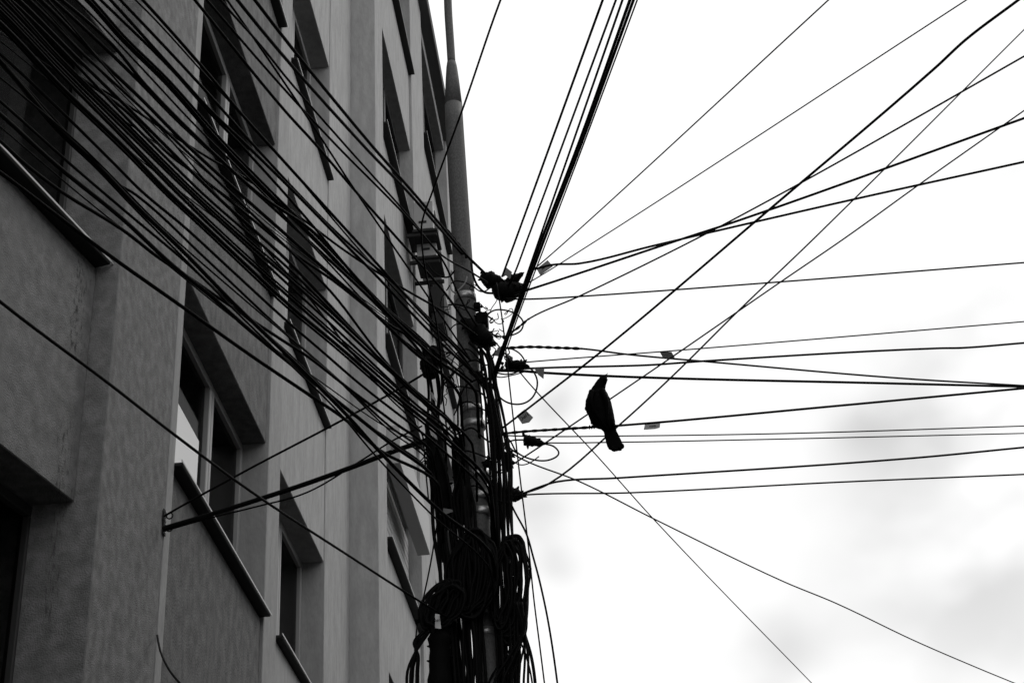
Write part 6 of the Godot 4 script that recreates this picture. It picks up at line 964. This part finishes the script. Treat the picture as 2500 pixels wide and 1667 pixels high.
	["cable_coil", "small crumpled coil of black cable left of the pole", [[-0.868, 5.029, -8.549, -0.883, 4.977, -8.549, -0.926, 4.944, -8.549, -0.967, 4.941, -8.549, -1.003, 4.935, -8.549, -1.03, 4.938, -8.549, -1.051, 4.956, -8.549, -1.06, 4.997, -8.549, -1.053, 5.027, -8.549, -1.017, 5.065, -8.549, -0.991, 5.111, -8.549, -0.937, 5.14, -8.549, -0.912, 5.152, -8.549, -0.88, 5.122, -8.549, -0.863, 5.095, -8.549, -0.852, 5.065, -8.549], [-0.873, 5.041, -8.531, -0.898, 4.985, -8.531, -0.928, 4.963, -8.531, -0.962, 4.922, -8.531, -0.999, 4.936, -8.531, -1.021, 4.928, -8.531, -1.041, 4.981, -8.531, -1.034, 4.999, -8.531, -1.014, 5.05, -8.531, -0.986, 5.096, -8.531, -0.959, 5.136, -8.531, -0.94, 5.158, -8.531, -0.909, 5.154, -8.531, -0.875, 5.151, -8.531, -0.854, 5.119, -8.531, -0.871, 5.088, -8.531], [-0.902, 5.018, -8.552, -0.918, 4.972, -8.552, -0.944, 4.922, -8.552, -0.961, 4.905, -8.552, -0.966, 4.9, -8.552, -0.976, 4.914, -8.552, -0.977, 4.936, -8.552, -0.962, 4.993, -8.552, -0.951, 5.038, -8.552, -0.923, 5.078, -8.552, -0.906, 5.146, -8.552, -0.894, 5.177, -8.552, -0.875, 5.188, -8.552, -0.874, 5.16, -8.552, -0.866, 5.141, -8.552, -0.869, 5.095, -8.552], [-0.889, 5.047, -8.579, -0.924, 5.026, -8.579, -0.956, 4.98, -8.579, -1.002, 4.968, -8.579, -1.03, 4.969, -8.579, -1.061, 4.967, -8.579, -1.088, 4.991, -8.579, -1.088, 5.026, -8.579, -1.066, 5.08, -8.579, -1.041, 5.093, -8.579, -1.017, 5.153, -8.579, -0.981, 5.143, -8.579, -0.945, 5.15, -8.579, -0.911, 5.145, -8.579, -0.894, 5.138, -8.579, -0.878, 5.106, -8.579], [-0.863, 5.049, -8.599, -0.872, 4.998, -8.599, -0.92, 4.975, -8.599, -0.952, 4.959, -8.599, -0.987, 4.966, -8.599, -0.994, 4.965, -8.599, -1.011, 4.994, -8.599, -1.02, 5.027, -8.599, -1.008, 5.063, -8.599, -0.978, 5.099, -8.599, -0.945, 5.119, -8.599, -0.922, 5.143, -8.599, -0.881, 5.13, -8.599, -0.858, 5.142, -8.599, -0.832, 5.098, -8.599, -0.835, 5.084, -8.599], [-0.95, 5.026, -8.511, -0.971, 4.987, -8.511, -0.985, 4.922, -8.511, -1.005, 4.895, -8.511, -1.014, 4.872, -8.511, -1.014, 4.891, -8.511, -1.019, 4.935, -8.511, -1.007, 4.962, -8.511, -0.99, 5.034, -8.511, -0.969, 5.096, -8.511, -0.936, 5.146, -8.511, -0.928, 5.151, -8.511, -0.923, 5.171, -8.511, -0.917, 5.17, -8.511, -0.925, 5.142, -8.511, -0.924, 5.074, -8.511], [-0.914, 5.044, -8.557, -0.929, 5.004, -8.557, -0.967, 4.94, -8.557, -1.006, 4.922, -8.557, -1.028, 4.924, -8.557, -1.061, 4.922, -8.557, -1.079, 4.953, -8.557, -1.079, 5.001, -8.557, -1.062, 5.046, -8.557, -1.043, 5.096, -8.557, -1.006, 5.148, -8.557, -0.97, 5.173, -8.557, -0.931, 5.174, -8.557, -0.91, 5.16, -8.557, -0.901, 5.139, -8.557, -0.909, 5.076, -8.557], [-0.903, 5.048, -8.576, -0.92, 5.015, -8.576, -0.942, 4.976, -8.576, -0.97, 4.98, -8.576, -1.008, 4.953, -8.576, -1.017, 4.982, -8.576, -1.04, 5.002, -8.576, -1.038, 5.033, -8.576, -1.01, 5.065, -8.576, -0.994, 5.116, -8.576, -0.967, 5.121, -8.576, -0.93, 5.157, -8.576, -0.908, 5.153, -8.576, -0.882, 5.162, -8.576, -0.875, 5.132, -8.576, -0.881, 5.103, -8.576], [-0.917, 5.058, -8.54, -0.948, 4.984, -8.54, -0.972, 4.95, -8.54, -0.999, 4.905, -8.54, -1.024, 4.901, -8.54, -1.022, 4.925, -8.54, -1.036, 4.941, -8.54, -1.026, 5.001, -8.54, -1.022, 5.056, -8.54, -0.993, 5.103, -8.54, -0.968, 5.159, -8.54, -0.934, 5.177, -8.54, -0.918, 5.2, -8.54, -0.9, 5.171, -8.54, -0.904, 5.137, -8.54, -0.898, 5.105, -8.54], [-0.954, 5.072, -8.613, -0.967, 5.024, -8.613, -1.005, 4.998, -8.613, -1.013, 4.979, -8.613, -1.017, 4.973, -8.613, -1.029, 4.968, -8.613, -1.025, 5.002, -8.613, -1.012, 5.026, -8.613, -0.992, 5.068, -8.613, -0.976, 5.129, -8.613, -0.951, 5.147, -8.613, -0.932, 5.162, -8.613, -0.933, 5.187, -8.613, -0.931, 5.161, -8.613, -0.934, 5.159, -8.613, -0.932, 5.11, -8.613], [-0.864, 5.062, -8.576, -0.892, 5, -8.576, -0.92, 4.966, -8.576, -0.968, 4.96, -8.576, -0.993, 4.962, -8.576, -1.009, 4.965, -8.576, -1.038, 4.992, -8.576, -1.039, 5.016, -8.576, -1.02, 5.072, -8.576, -0.997, 5.131, -8.576, -0.968, 5.145, -8.576, -0.922, 5.168, -8.576, -0.899, 5.195, -8.576, -0.878, 5.174, -8.576, -0.858, 5.147, -8.576, -0.855, 5.103, -8.576], [-0.908, 5.031, -8.519, -0.919, 4.993, -8.519, -0.941, 4.966, -8.519, -0.967, 4.933, -8.519, -0.983, 4.93, -8.519, -0.98, 4.94, -8.519, -0.987, 4.952, -8.519, -0.979, 4.984, -8.519, -0.97, 5.033, -8.519, -0.937, 5.079, -8.519, -0.91, 5.107, -8.519, -0.894, 5.124, -8.519, -0.872, 5.119, -8.519, -0.866, 5.112, -8.519, -0.87, 5.086, -8.519, -0.886, 5.07, -8.519], [-0.897, 5.048, -8.564, -0.905, 5.006, -8.564, -0.948, 4.969, -8.564, -0.984, 4.93, -8.564, -1.039, 4.942, -8.564, -1.06, 4.955, -8.564, -1.077, 4.979, -8.564, -1.094, 5.017, -8.564, -1.081, 5.07, -8.564, -1.058, 5.111, -8.564, -1.018, 5.155, -8.564, -0.98, 5.184, -8.564, -0.922, 5.202, -8.564, -0.91, 5.19, -8.564, -0.877, 5.162, -8.564, -0.875, 5.12, -8.564], [-0.884, 5.076, -8.59, -0.906, 5.009, -8.59, -0.932, 4.989, -8.59, -0.973, 4.974, -8.59, -0.986, 4.962, -8.59, -0.998, 4.983, -8.59, -1.014, 4.986, -8.59, -1.007, 5.031, -8.59, -1.003, 5.085, -8.59, -0.977, 5.104, -8.59, -0.937, 5.157, -8.59, -0.907, 5.185, -8.59, -0.891, 5.164, -8.59, -0.881, 5.155, -8.59, -0.867, 5.156, -8.59, -0.879, 5.109, -8.59], [-0.917, 5.047, -8.556, -0.938, 5.009, -8.556, -0.946, 4.974, -8.556, -0.972, 4.97, -8.556, -0.986, 4.961, -8.556, -0.991, 4.969, -8.556, -0.991, 4.985, -8.556, -0.986, 5.009, -8.556, -0.974, 5.063, -8.556, -0.937, 5.095, -8.556, -0.917, 5.112, -8.556, -0.904, 5.155, -8.556, -0.897, 5.141, -8.556, -0.889, 5.144, -8.556, -0.881, 5.131, -8.556, -0.892, 5.097, -8.556], [-0.914, 5.052, -8.546, -0.937, 4.979, -8.546, -0.957, 4.936, -8.546, -0.993, 4.907, -8.546, -1.004, 4.902, -8.546, -1.016, 4.916, -8.546, -1.027, 4.945, -8.546, -1.022, 5.004, -8.546, -1.01, 5.052, -8.546, -0.977, 5.106, -8.546, -0.943, 5.155, -8.546, -0.924, 5.18, -8.546, -0.902, 5.172, -8.546, -0.885, 5.182, -8.546, -0.892, 5.136, -8.546, -0.882, 5.106, -8.546], [-0.863, 5.034, -8.601, -0.898, 4.987, -8.601, -0.924, 4.962, -8.601, -0.969, 4.942, -8.601, -0.992, 4.921, -8.601, -1.032, 4.944, -8.601, -1.05, 4.978, -8.601, -1.051, 5.017, -8.601, -1.023, 5.045, -8.601, -1.001, 5.109, -8.601, -0.972, 5.141, -8.601, -0.925, 5.167, -8.601, -0.894, 5.191, -8.601, -0.865, 5.159, -8.601, -0.844, 5.151, -8.601, -0.844, 5.1, -8.601], [-0.838, 5.015, -8.507, -0.86, 4.981, -8.507, -0.893, 4.948, -8.507, -0.932, 4.939, -8.507, -0.958, 4.923, -8.507, -0.981, 4.947, -8.507, -0.992, 4.964, -8.507, -0.992, 5.011, -8.507, -0.979, 5.031, -8.507, -0.97, 5.07, -8.507, -0.938, 5.121, -8.507, -0.899, 5.14, -8.507, -0.867, 5.126, -8.507, -0.839, 5.121, -8.507, -0.833, 5.095, -8.507, -0.825, 5.062, -8.507], [-0.878, 5.048, -8.577, -0.906, 4.98, -8.577, -0.928, 4.959, -8.577, -0.962, 4.93, -8.577, -0.992, 4.899, -8.577, -1.001, 4.916, -8.577, -1.005, 4.956, -8.577, -1.005, 5.002, -8.577, -0.977, 5.048, -8.577, -0.965, 5.119, -8.577, -0.939, 5.146, -8.577, -0.908, 5.177, -8.577, -0.877, 5.202, -8.577, -0.864, 5.192, -8.577, -0.856, 5.155, -8.577, -0.874, 5.085, -8.577], [-0.887, 5.029, -8.557, -0.902, 4.986, -8.557, -0.936, 4.961, -8.557, -0.98, 4.941, -8.557, -1.025, 4.941, -8.557, -1.064, 4.925, -8.557, -1.077, 4.955, -8.557, -1.085, 5.006, -8.557, -1.077, 5.043, -8.557, -1.035, 5.085, -8.557, -1.01, 5.109, -8.557, -0.958, 5.137, -8.557, -0.936, 5.146, -8.557, -0.897, 5.124, -8.557, -0.88, 5.106, -8.557, -0.87, 5.076, -8.557], [-0.834, 5.032, -8.504, -0.864, 4.97, -8.504, -0.905, 4.942, -8.504, -0.942, 4.906, -8.504, -0.981, 4.904, -8.504, -1.027, 4.929, -8.504, -1.045, 4.939, -8.504, -1.033, 5, -8.504, -1.028, 5.033, -8.504, -1.013, 5.084, -8.504, -0.963, 5.112, -8.504, -0.932, 5.133, -8.504, -0.892, 5.145, -8.504, -0.858, 5.12, -8.504, -0.834, 5.097, -8.504, -0.829, 5.069, -8.504], [-0.864, 5.034, -8.544, -0.883, 4.998, -8.544, -0.929, 4.953, -8.544, -0.948, 4.936, -8.544, -0.983, 4.929, -8.544, -1.016, 4.945, -8.544, -1.03, 4.966, -8.544, -1.017, 4.991, -8.544, -1.019, 5.062, -8.544, -0.979, 5.114, -8.544, -0.96, 5.149, -8.544, -0.929, 5.181, -8.544, -0.891, 5.185, -8.544, -0.854, 5.175, -8.544, -0.857, 5.126, -8.544, -0.852, 5.084, -8.544], [-0.897, 5.038, -8.573, -0.915, 4.98, -8.573, -0.948, 4.948, -8.573, -0.959, 4.914, -8.573, -0.992, 4.903, -8.573, -1.004, 4.911, -8.573, -1.012, 4.94, -8.573, -0.993, 4.998, -8.573, -0.97, 5.053, -8.573, -0.962, 5.113, -8.573, -0.93, 5.137, -8.573, -0.903, 5.176, -8.573, -0.88, 5.194, -8.573, -0.879, 5.167, -8.573, -0.863, 5.134, -8.573, -0.876, 5.085, -8.573], [-0.843, 5.063, -8.604, -0.882, 5.001, -8.604, -0.908, 4.971, -8.604, -0.941, 4.934, -8.604, -0.986, 4.944, -8.604, -1.014, 4.954, -8.604, -1.02, 4.97, -8.604, -1.017, 5.021, -8.604, -1.01, 5.07, -8.604, -0.988, 5.111, -8.604, -0.944, 5.151, -8.604, -0.92, 5.183, -8.604, -0.873, 5.194, -8.604, -0.844, 5.169, -8.604, -0.832, 5.142, -8.604, -0.833, 5.097, -8.604]]],
]
const CLOSURES := [
	["splice_closure", "ragged black splice closure nearest the pole at the topmost wires", 0.8, [-0.6769, 7.3891, -8.8000, 0.0132, -0.6563, 7.3743, -8.8000, 0.0343, -0.6306, 7.3527, -8.8000, 0.0553, -0.5995, 7.3369, -8.8000, 0.0553, -0.5682, 7.3273, -8.8000, 0.0474, -0.5416, 7.3308, -8.8000, 0.0368, -0.5360, 7.3365, -8.8000, 0.0184]],
	["splice_closure", "broad black splice closure at the right end of the topmost wires", 0.8, [-0.6017, 7.2869, -8.8000, 0.0184, -0.5736, 7.2653, -8.8000, 0.0525, -0.5348, 7.2488, -8.8000, 0.0708, -0.4958, 7.2385, -8.8000, 0.0629, -0.4605, 7.2597, -8.8000, 0.0577, -0.4281, 7.2751, -8.8000, 0.0367, -0.4067, 7.2822, -8.8000, 0.0157]],
	["splice_closure", "slanted black boot above the broad topmost splice closure", 0.8, [-0.5436, 7.2871, -8.8000, 0.0210, -0.5053, 7.3145, -8.8000, 0.0315, -0.4619, 7.3382, -8.8000, 0.0316, -0.4290, 7.3599, -8.8000, 0.0211, -0.4070, 7.3765, -8.8000, 0.0105]],
	["splice_closure", "black knot of tape where the upper bundle meets the pole", 0.8, [-0.8007, 7.0050, -8.7000, 0.0180, -0.7582, 6.9644, -8.7000, 0.0411, -0.7163, 6.9121, -8.7000, 0.0614, -0.6769, 6.8662, -8.7000, 0.0664, -0.6426, 6.8270, -8.7000, 0.0433, -0.6181, 6.8008, -8.7000, 0.0127]],
	["splice_closure", "short black splice closure just below the twisted grip cable", 0.8, [-0.5490, 6.6815, -8.7500, 0.0203, -0.5414, 6.6807, -8.7500, 0.0304, -0.4857, 6.6723, -8.7500, 0.0330, -0.4352, 6.6644, -8.7500, 0.0304, -0.4202, 6.6599, -8.7500, 0.0152, -0.4002, 6.6521, -8.7500, 0.0076]],
	["splice_closure", "ribbed conical black splice closure left of the bird's tail", 0.8, [-0.4624, 6.1474, -8.7500, 0.0148, -0.4575, 6.1469, -8.7500, 0.0321, -0.4330, 6.1418, -8.7500, 0.0345, -0.4087, 6.1340, -8.7500, 0.0321, -0.3796, 6.1230, -8.7500, 0.0271, -0.3553, 6.1152, -8.7500, 0.0172, -0.3333, 6.1103, -8.7500, 0.0074]],
	["splice_closure", "upright black closure on the pole's right side below the loops", 0.8, [-0.5602, 6.0734, -8.7500, 0.0123, -0.5608, 6.0624, -8.7500, 0.0270, -0.5612, 6.0020, -8.7500, 0.0319, -0.5705, 5.9619, -8.7500, 0.0196, -0.5812, 5.9438, -8.7500, 0.0073]],
	["splice_closure", "round black hub where the lowest right cables meet", 0.8, [-0.5734, 5.7973, -8.7500, 0.0242, -0.5493, 5.7924, -8.7500, 0.0436, -0.5205, 5.7845, -8.7500, 0.0412, -0.4966, 5.7770, -8.7500, 0.0218, -0.4795, 5.7781, -8.7500, 0.0097]],
	["splice_closure", "small black cap between pole and strapped cables", 0.8, [-0.6963, 5.9876, -8.7400, 0.0220, -0.6854, 6.0140, -8.7400, 0.0221, -0.6702, 6.0235, -8.7400, 0.0147]],
	["splice_closure", "jagged black splice closure hanging under the bundle left of the pole", 0.8, [-1.0050, 6.5762, -8.6400, 0.0351, -1.0046, 6.5907, -8.6400, 0.0552, -1.0036, 6.6340, -8.6400, 0.0628, -1.0079, 6.6694, -8.6400, 0.0579, -0.9969, 6.7033, -8.6400, 0.0555, -0.9807, 6.7428, -8.6400, 0.0505, -0.9646, 6.7765, -8.6400, 0.0354]],
	["dome_closure", "big black dome closure hanging at the bottom left of the pole", 1, [-0.9733, 4.9327, -8.5600, 0.0228, -0.9760, 4.9185, -8.5600, 0.0546, -0.9799, 4.8566, -8.5600, 0.0658, -0.9859, 4.7150, -8.5600, 0.0652, -0.9885, 4.5294, -8.5600, 0.0623, -0.9939, 4.3254, -8.5600, 0.0594, -0.9945, 4.3030, -8.5600, 0.0264]],
	["splice_closure", "black lump of tape behind the white lettered label", 0.8, [-1.0946, 4.9696, -8.5800, 0.0114, -1.0712, 4.9871, -8.5800, 0.0321, -1.0299, 4.9740, -8.5800, 0.0549, -0.9844, 4.9557, -8.5800, 0.0594, -0.9429, 4.9572, -8.5800, 0.0411, -0.9197, 4.9649, -8.5800, 0.0183]],
	["splice_closure", "long black closure strapped left of the pole in the cable mass", 0.8, [-1.0090, 6.3027, -8.6600, 0.0198, -1.0050, 6.2603, -8.6600, 0.0445, -0.9939, 6.1066, -8.6600, 0.0588, -0.9784, 5.9414, -8.6600, 0.0631, -0.9534, 5.7782, -8.6600, 0.0578, -0.9378, 5.6448, -8.6600, 0.0382, -0.9305, 5.5658, -8.6600, 0.0190]],
	["splice_closure", "second long black closure in the cable mass over the pole's front", 0.8, [-0.8663, 6.1602, -8.6800, 0.0197, -0.8532, 6.1037, -8.6800, 0.0441, -0.8430, 5.9659, -8.6800, 0.0487, -0.8298, 5.7765, -8.6800, 0.0530, -0.8198, 5.6435, -8.6800, 0.0383, -0.8173, 5.5779, -8.6800, 0.0143]],
]
const TAGS := [
	["small folded grey tag on the leftmost steep cable above the splices", 0.16, "", [-0.5080, 7.4052, -8.7600, -0.4729, 7.3668, -8.7600, -0.4887, 7.3120, -8.7600, -0.5135, 7.3459, -8.7600, -0.5378, 7.3328, -8.7600], Vector3(0.995, -0.105, 0.000), 0.02],
	["grey rectangular tag at the start of the cable rising right", 0.24, "marks", [-0.3141, 7.3752, -8.7600, -0.2394, 7.4336, -8.7600, -0.2082, 7.3829, -8.7600, -0.2934, 7.3228, -8.7600], Vector3(0.788, 0.615, 0.000), 0.03],
	["dark flat tag on the cable right of the bird's head", 0.08, "", [0.4267, 6.8805, -9.1000, 0.5021, 6.8730, -9.1000, 0.5187, 6.8287, -9.1000, 0.4454, 6.8299, -9.1000], Vector3(0.995, -0.099, 0.000), 0.02],
	["grey bent tag with printed letters hanging from the thick rising cable", 0.24, "UPC", [-0.4955, 6.3106, -8.7400, -0.4434, 6.3510, -8.7400, -0.3943, 6.2897, -8.7400, -0.4209, 6.2584, -8.7400, -0.4636, 6.2513, -8.7400], Vector3(-0.821, -0.572, 0.000), 0.03],
	["pale printed tag on the wire right of the bird", 0.42, "marks", [0.2828, 6.3206, -9.0000, 0.3794, 6.3229, -9.0000, 0.3706, 6.2836, -9.0000, 0.3422, 6.2777, -9.0000, 0.2714, 6.2787, -9.0000], Vector3(1.000, 0.024, 0.000), 0.03],
	["grey curled tag hanging just right of the short splice", 0.16, "", [-0.3727, 6.6436, -8.7500, -0.3074, 6.6313, -8.7500, -0.3169, 6.5565, -8.7500, -0.3479, 6.5886, -8.7500], Vector3(0.995, -0.098, 0.000), 0.02],
	["small grey tag standing on the short splice", 0.2, "", [-0.5407, 6.7690, -8.7600, -0.4988, 6.7353, -8.7600, -0.4999, 6.7118, -8.7600, -0.5432, 6.7161, -8.7600], Vector3(0.995, -0.099, 0.000), 0.02],
	["grey ragged tag wrapped round the steep thick cable", 0.14, "", [-0.5780, 6.7850, -8.7000, -0.5582, 6.7712, -8.7000, -0.5710, 6.7135, -8.7000, -0.6164, 6.7239, -8.7000], Vector3(0.995, -0.099, 0.000), 0.02],
	["pale plastic tag on the bundle left of the pole, upper", 0.5, "", [-0.9954, 6.4388, -8.5800, -0.9809, 6.4203, -8.5800, -0.9601, 6.3591, -8.5800, -0.9915, 6.3931, -8.5800], Vector3(0.995, -0.096, 0.000), 0.02],
	["pale crumpled plastic tag on the bundle left of the pole, largest", 0.55, "", [-1.0133, 6.1945, -8.5600, -0.9887, 6.1977, -8.5600, -0.9725, 6.1576, -8.5600, -0.9618, 6.0963, -8.5600, -1.0000, 6.1327, -8.5600], Vector3(0.996, -0.094, 0.000), 0.02],
	["grey tag wrapped on the lowest thick bundle cable", 0.2, "", [-0.9720, 5.5901, -8.5000, -0.9427, 5.6236, -8.5000, -0.8816, 5.6078, -8.5000, -0.8772, 5.5946, -8.5000, -0.9392, 5.5769, -8.5000], Vector3(0.996, -0.089, 0.000), 0.02],
	["white label with black letters on the lone low cable", 0.75, "UPC", [-0.9918, 4.9679, -8.4600, -0.9669, 4.9611, -8.4600, -0.9601, 4.8770, -8.4600, -0.9939, 4.8845, -8.4600], Vector3(-1.000, -0.005, 0.000), 0.02],
	["wrinkled grey tag on the bundle in front of the roller shutter", 0.3, "", [-1.2563, 6.1279, -8.6000, -1.2267, 6.1306, -8.6000, -1.1854, 6.0938, -8.6000, -1.1931, 6.0727, -8.6000, -1.2273, 6.0813, -8.6000, -1.2422, 6.0718, -8.6000], Vector3(0.996, -0.093, 0.000), 0.02],
]
const BIRD := [0.0801, 6.5807, -8.7836, 0.0004, 0.0739, 6.5724, -8.7836, 0.0040, 0.0561, 6.5630, -8.7836, 0.0176, 0.0480, 6.5483, -8.7836, 0.0260, 0.0416, 6.5334, -8.7836, 0.0341, 0.0298, 6.5124, -8.7836, 0.0374, 0.0113, 6.4744, -8.7836, 0.0447, 0.0055, 6.4310, -8.7836, 0.0650, 0.0055, 6.4003, -8.7836, 0.0764, 0.0062, 6.3653, -8.7836, 0.0810, 0.0101, 6.3258, -8.7836, 0.0817, 0.0167, 6.2991, -8.7836, 0.0774, 0.0239, 6.2552, -8.7836, 0.0739, 0.0360, 6.2197, -8.7836, 0.0641, 0.0550, 6.1964, -8.7836, 0.0451, 0.0620, 6.1787, -8.7836, 0.0394, 0.0705, 6.1437, -8.7836, 0.0432, 0.0799, 6.1003, -8.7836, 0.0474, 0.0842, 6.0788, -8.7836, 0.0478, 0.0860, 6.0575, -8.7836, 0.0419, 0.0884, 6.0425, -8.7836, 0.0265, 0.0843, 6.0386, -8.7836, 0.0114]
const FEATHERS := [[-0.0659, 6.3494, -8.7736, -0.0697, 6.3345, -8.7736, -0.0676, 6.3209, -8.7736], [-0.0587, 6.3270, -8.7736, -0.0636, 6.3231, -8.7736, -0.0657, 6.3255, -8.7736], [0.0621, 6.0630, -8.7736, 0.0699, 6.0433, -8.7736, 0.0790, 6.0299, -8.7736], [0.1107, 6.0585, -8.7736, 0.1131, 6.0423, -8.7736, 0.1078, 6.0327, -8.7736], [0.1251, 6.0741, -8.7736, 0.1288, 6.0589, -8.7736, 0.1237, 6.0438, -8.7736], [-0.0376, 6.2407, -8.7736, -0.0419, 6.2347, -8.7736, -0.0401, 6.2276, -8.7736]]
const BIRD_FOOT := Vector3(-0.043, 6.215, -8.784)
const BIRD_HIP := Vector3(-0.016, 6.252, -8.784)
const POLE_LOW := Vector3(-0.746, 4.91, -8.8)
const POLE_TOP := Vector3(-0.811, 8.651, -8.8)
const POLE_NECK := Vector3(-0.813, 9.032, -8.8)
const POLE_NECK_TOP := Vector3(-0.814, 9.191, -8.8)
const TUBE_MID := Vector3(-0.816, 9.312, -8.8)
const TUBE_TOP := Vector3(-0.823, 9.775, -8.8)
const CLAMPS := [Vector3(-0.774, 6.403, -8.8), Vector3(-0.765, 6.297, -8.8), Vector3(-0.748, 5.953, -8.8), Vector3(-0.741, 5.809, -8.8), Vector3(-0.738, 5.707, -8.8), Vector3(-0.739, 5.434, -8.8), Vector3(-0.744, 5.084, -8.8), Vector3(-0.744, 4.956, -8.8), Vector3(-0.786, 7.219, -8.8)]
const GRIPS := [
	["long twisted wire grip on the cable above the bird", 6.386, [-0.067, 6.86, -8.94, -0.208, 6.851, -8.89, -0.419, 6.836, -8.818, -0.591, 6.808, -8.768]],
	["twisted wire grip between the pole and the bird", 5.875, [-0.051, 6.213, -8.784, -0.202, 6.21, -8.772, -0.474, 6.205, -8.752, -0.616, 6.198, -8.744]],
	["short twisted grip below the oval wire loop", 5.364, [-0.377, 6.906, -8.6, -0.458, 6.889, -8.675, -0.553, 6.875, -8.756]],
	["thick ribbed grip holding the uppermost bundle cables at the pole", 11.27, [-0.885, 7.696, -8.7, -0.824, 7.593, -8.7, -0.753, 7.477, -8.7]],
]
const AMP := Vector3(-0.679, 7.029, -8.78)
const TAP := Vector3(-0.708, 7.139, -8.78)
const AIR := [["upper white air conditioner on the far wall just left of the pole", 15.815, -20.549], ["lower white air conditioner on the far wall, under the other one", 15.551, -20.892]]
const BOX := [16.037, -23.597]
const ANCHORS := [Vector3(-2.99, 6.396, -9.906), Vector3(-2.99, 6.307, -9.915)]
const CLOUDS := [[-0.0373, 0.4765, -0.8784, 0.016, 0.18], [-0.0364, 0.5243, -0.8508, 0.018, 0.2], [-0.0427, 0.4188, -0.9071, 0.026, 0.2], [-0.0238, 0.4867, -0.8732, 0.018, 0.13], [-0.0313, 0.4473, -0.8938, 0.014, 0.1], [0.2478, 0.4913, -0.8350, 0.05, 0.075], [0.1913, 0.4554, -0.8695, 0.06, 0.09], [0.2428, 0.4418, -0.8636, 0.07, 0.1], [0.1942, 0.3784, -0.9051, 0.08, 0.11], [0.2209, 0.3368, -0.9153, 0.07, 0.09], [0.1547, 0.4459, -0.8816, 0.02, 0.1], [0.2558, 0.5578, -0.7895, 0.014, 0.16], [-0.0303, 0.3909, -0.9199, 0.016, 0.14], [0.0946, 0.3374, -0.9366, 0.03, 0.14], [0.0373, 0.3972, -0.9170, 0.01, 0.08]]
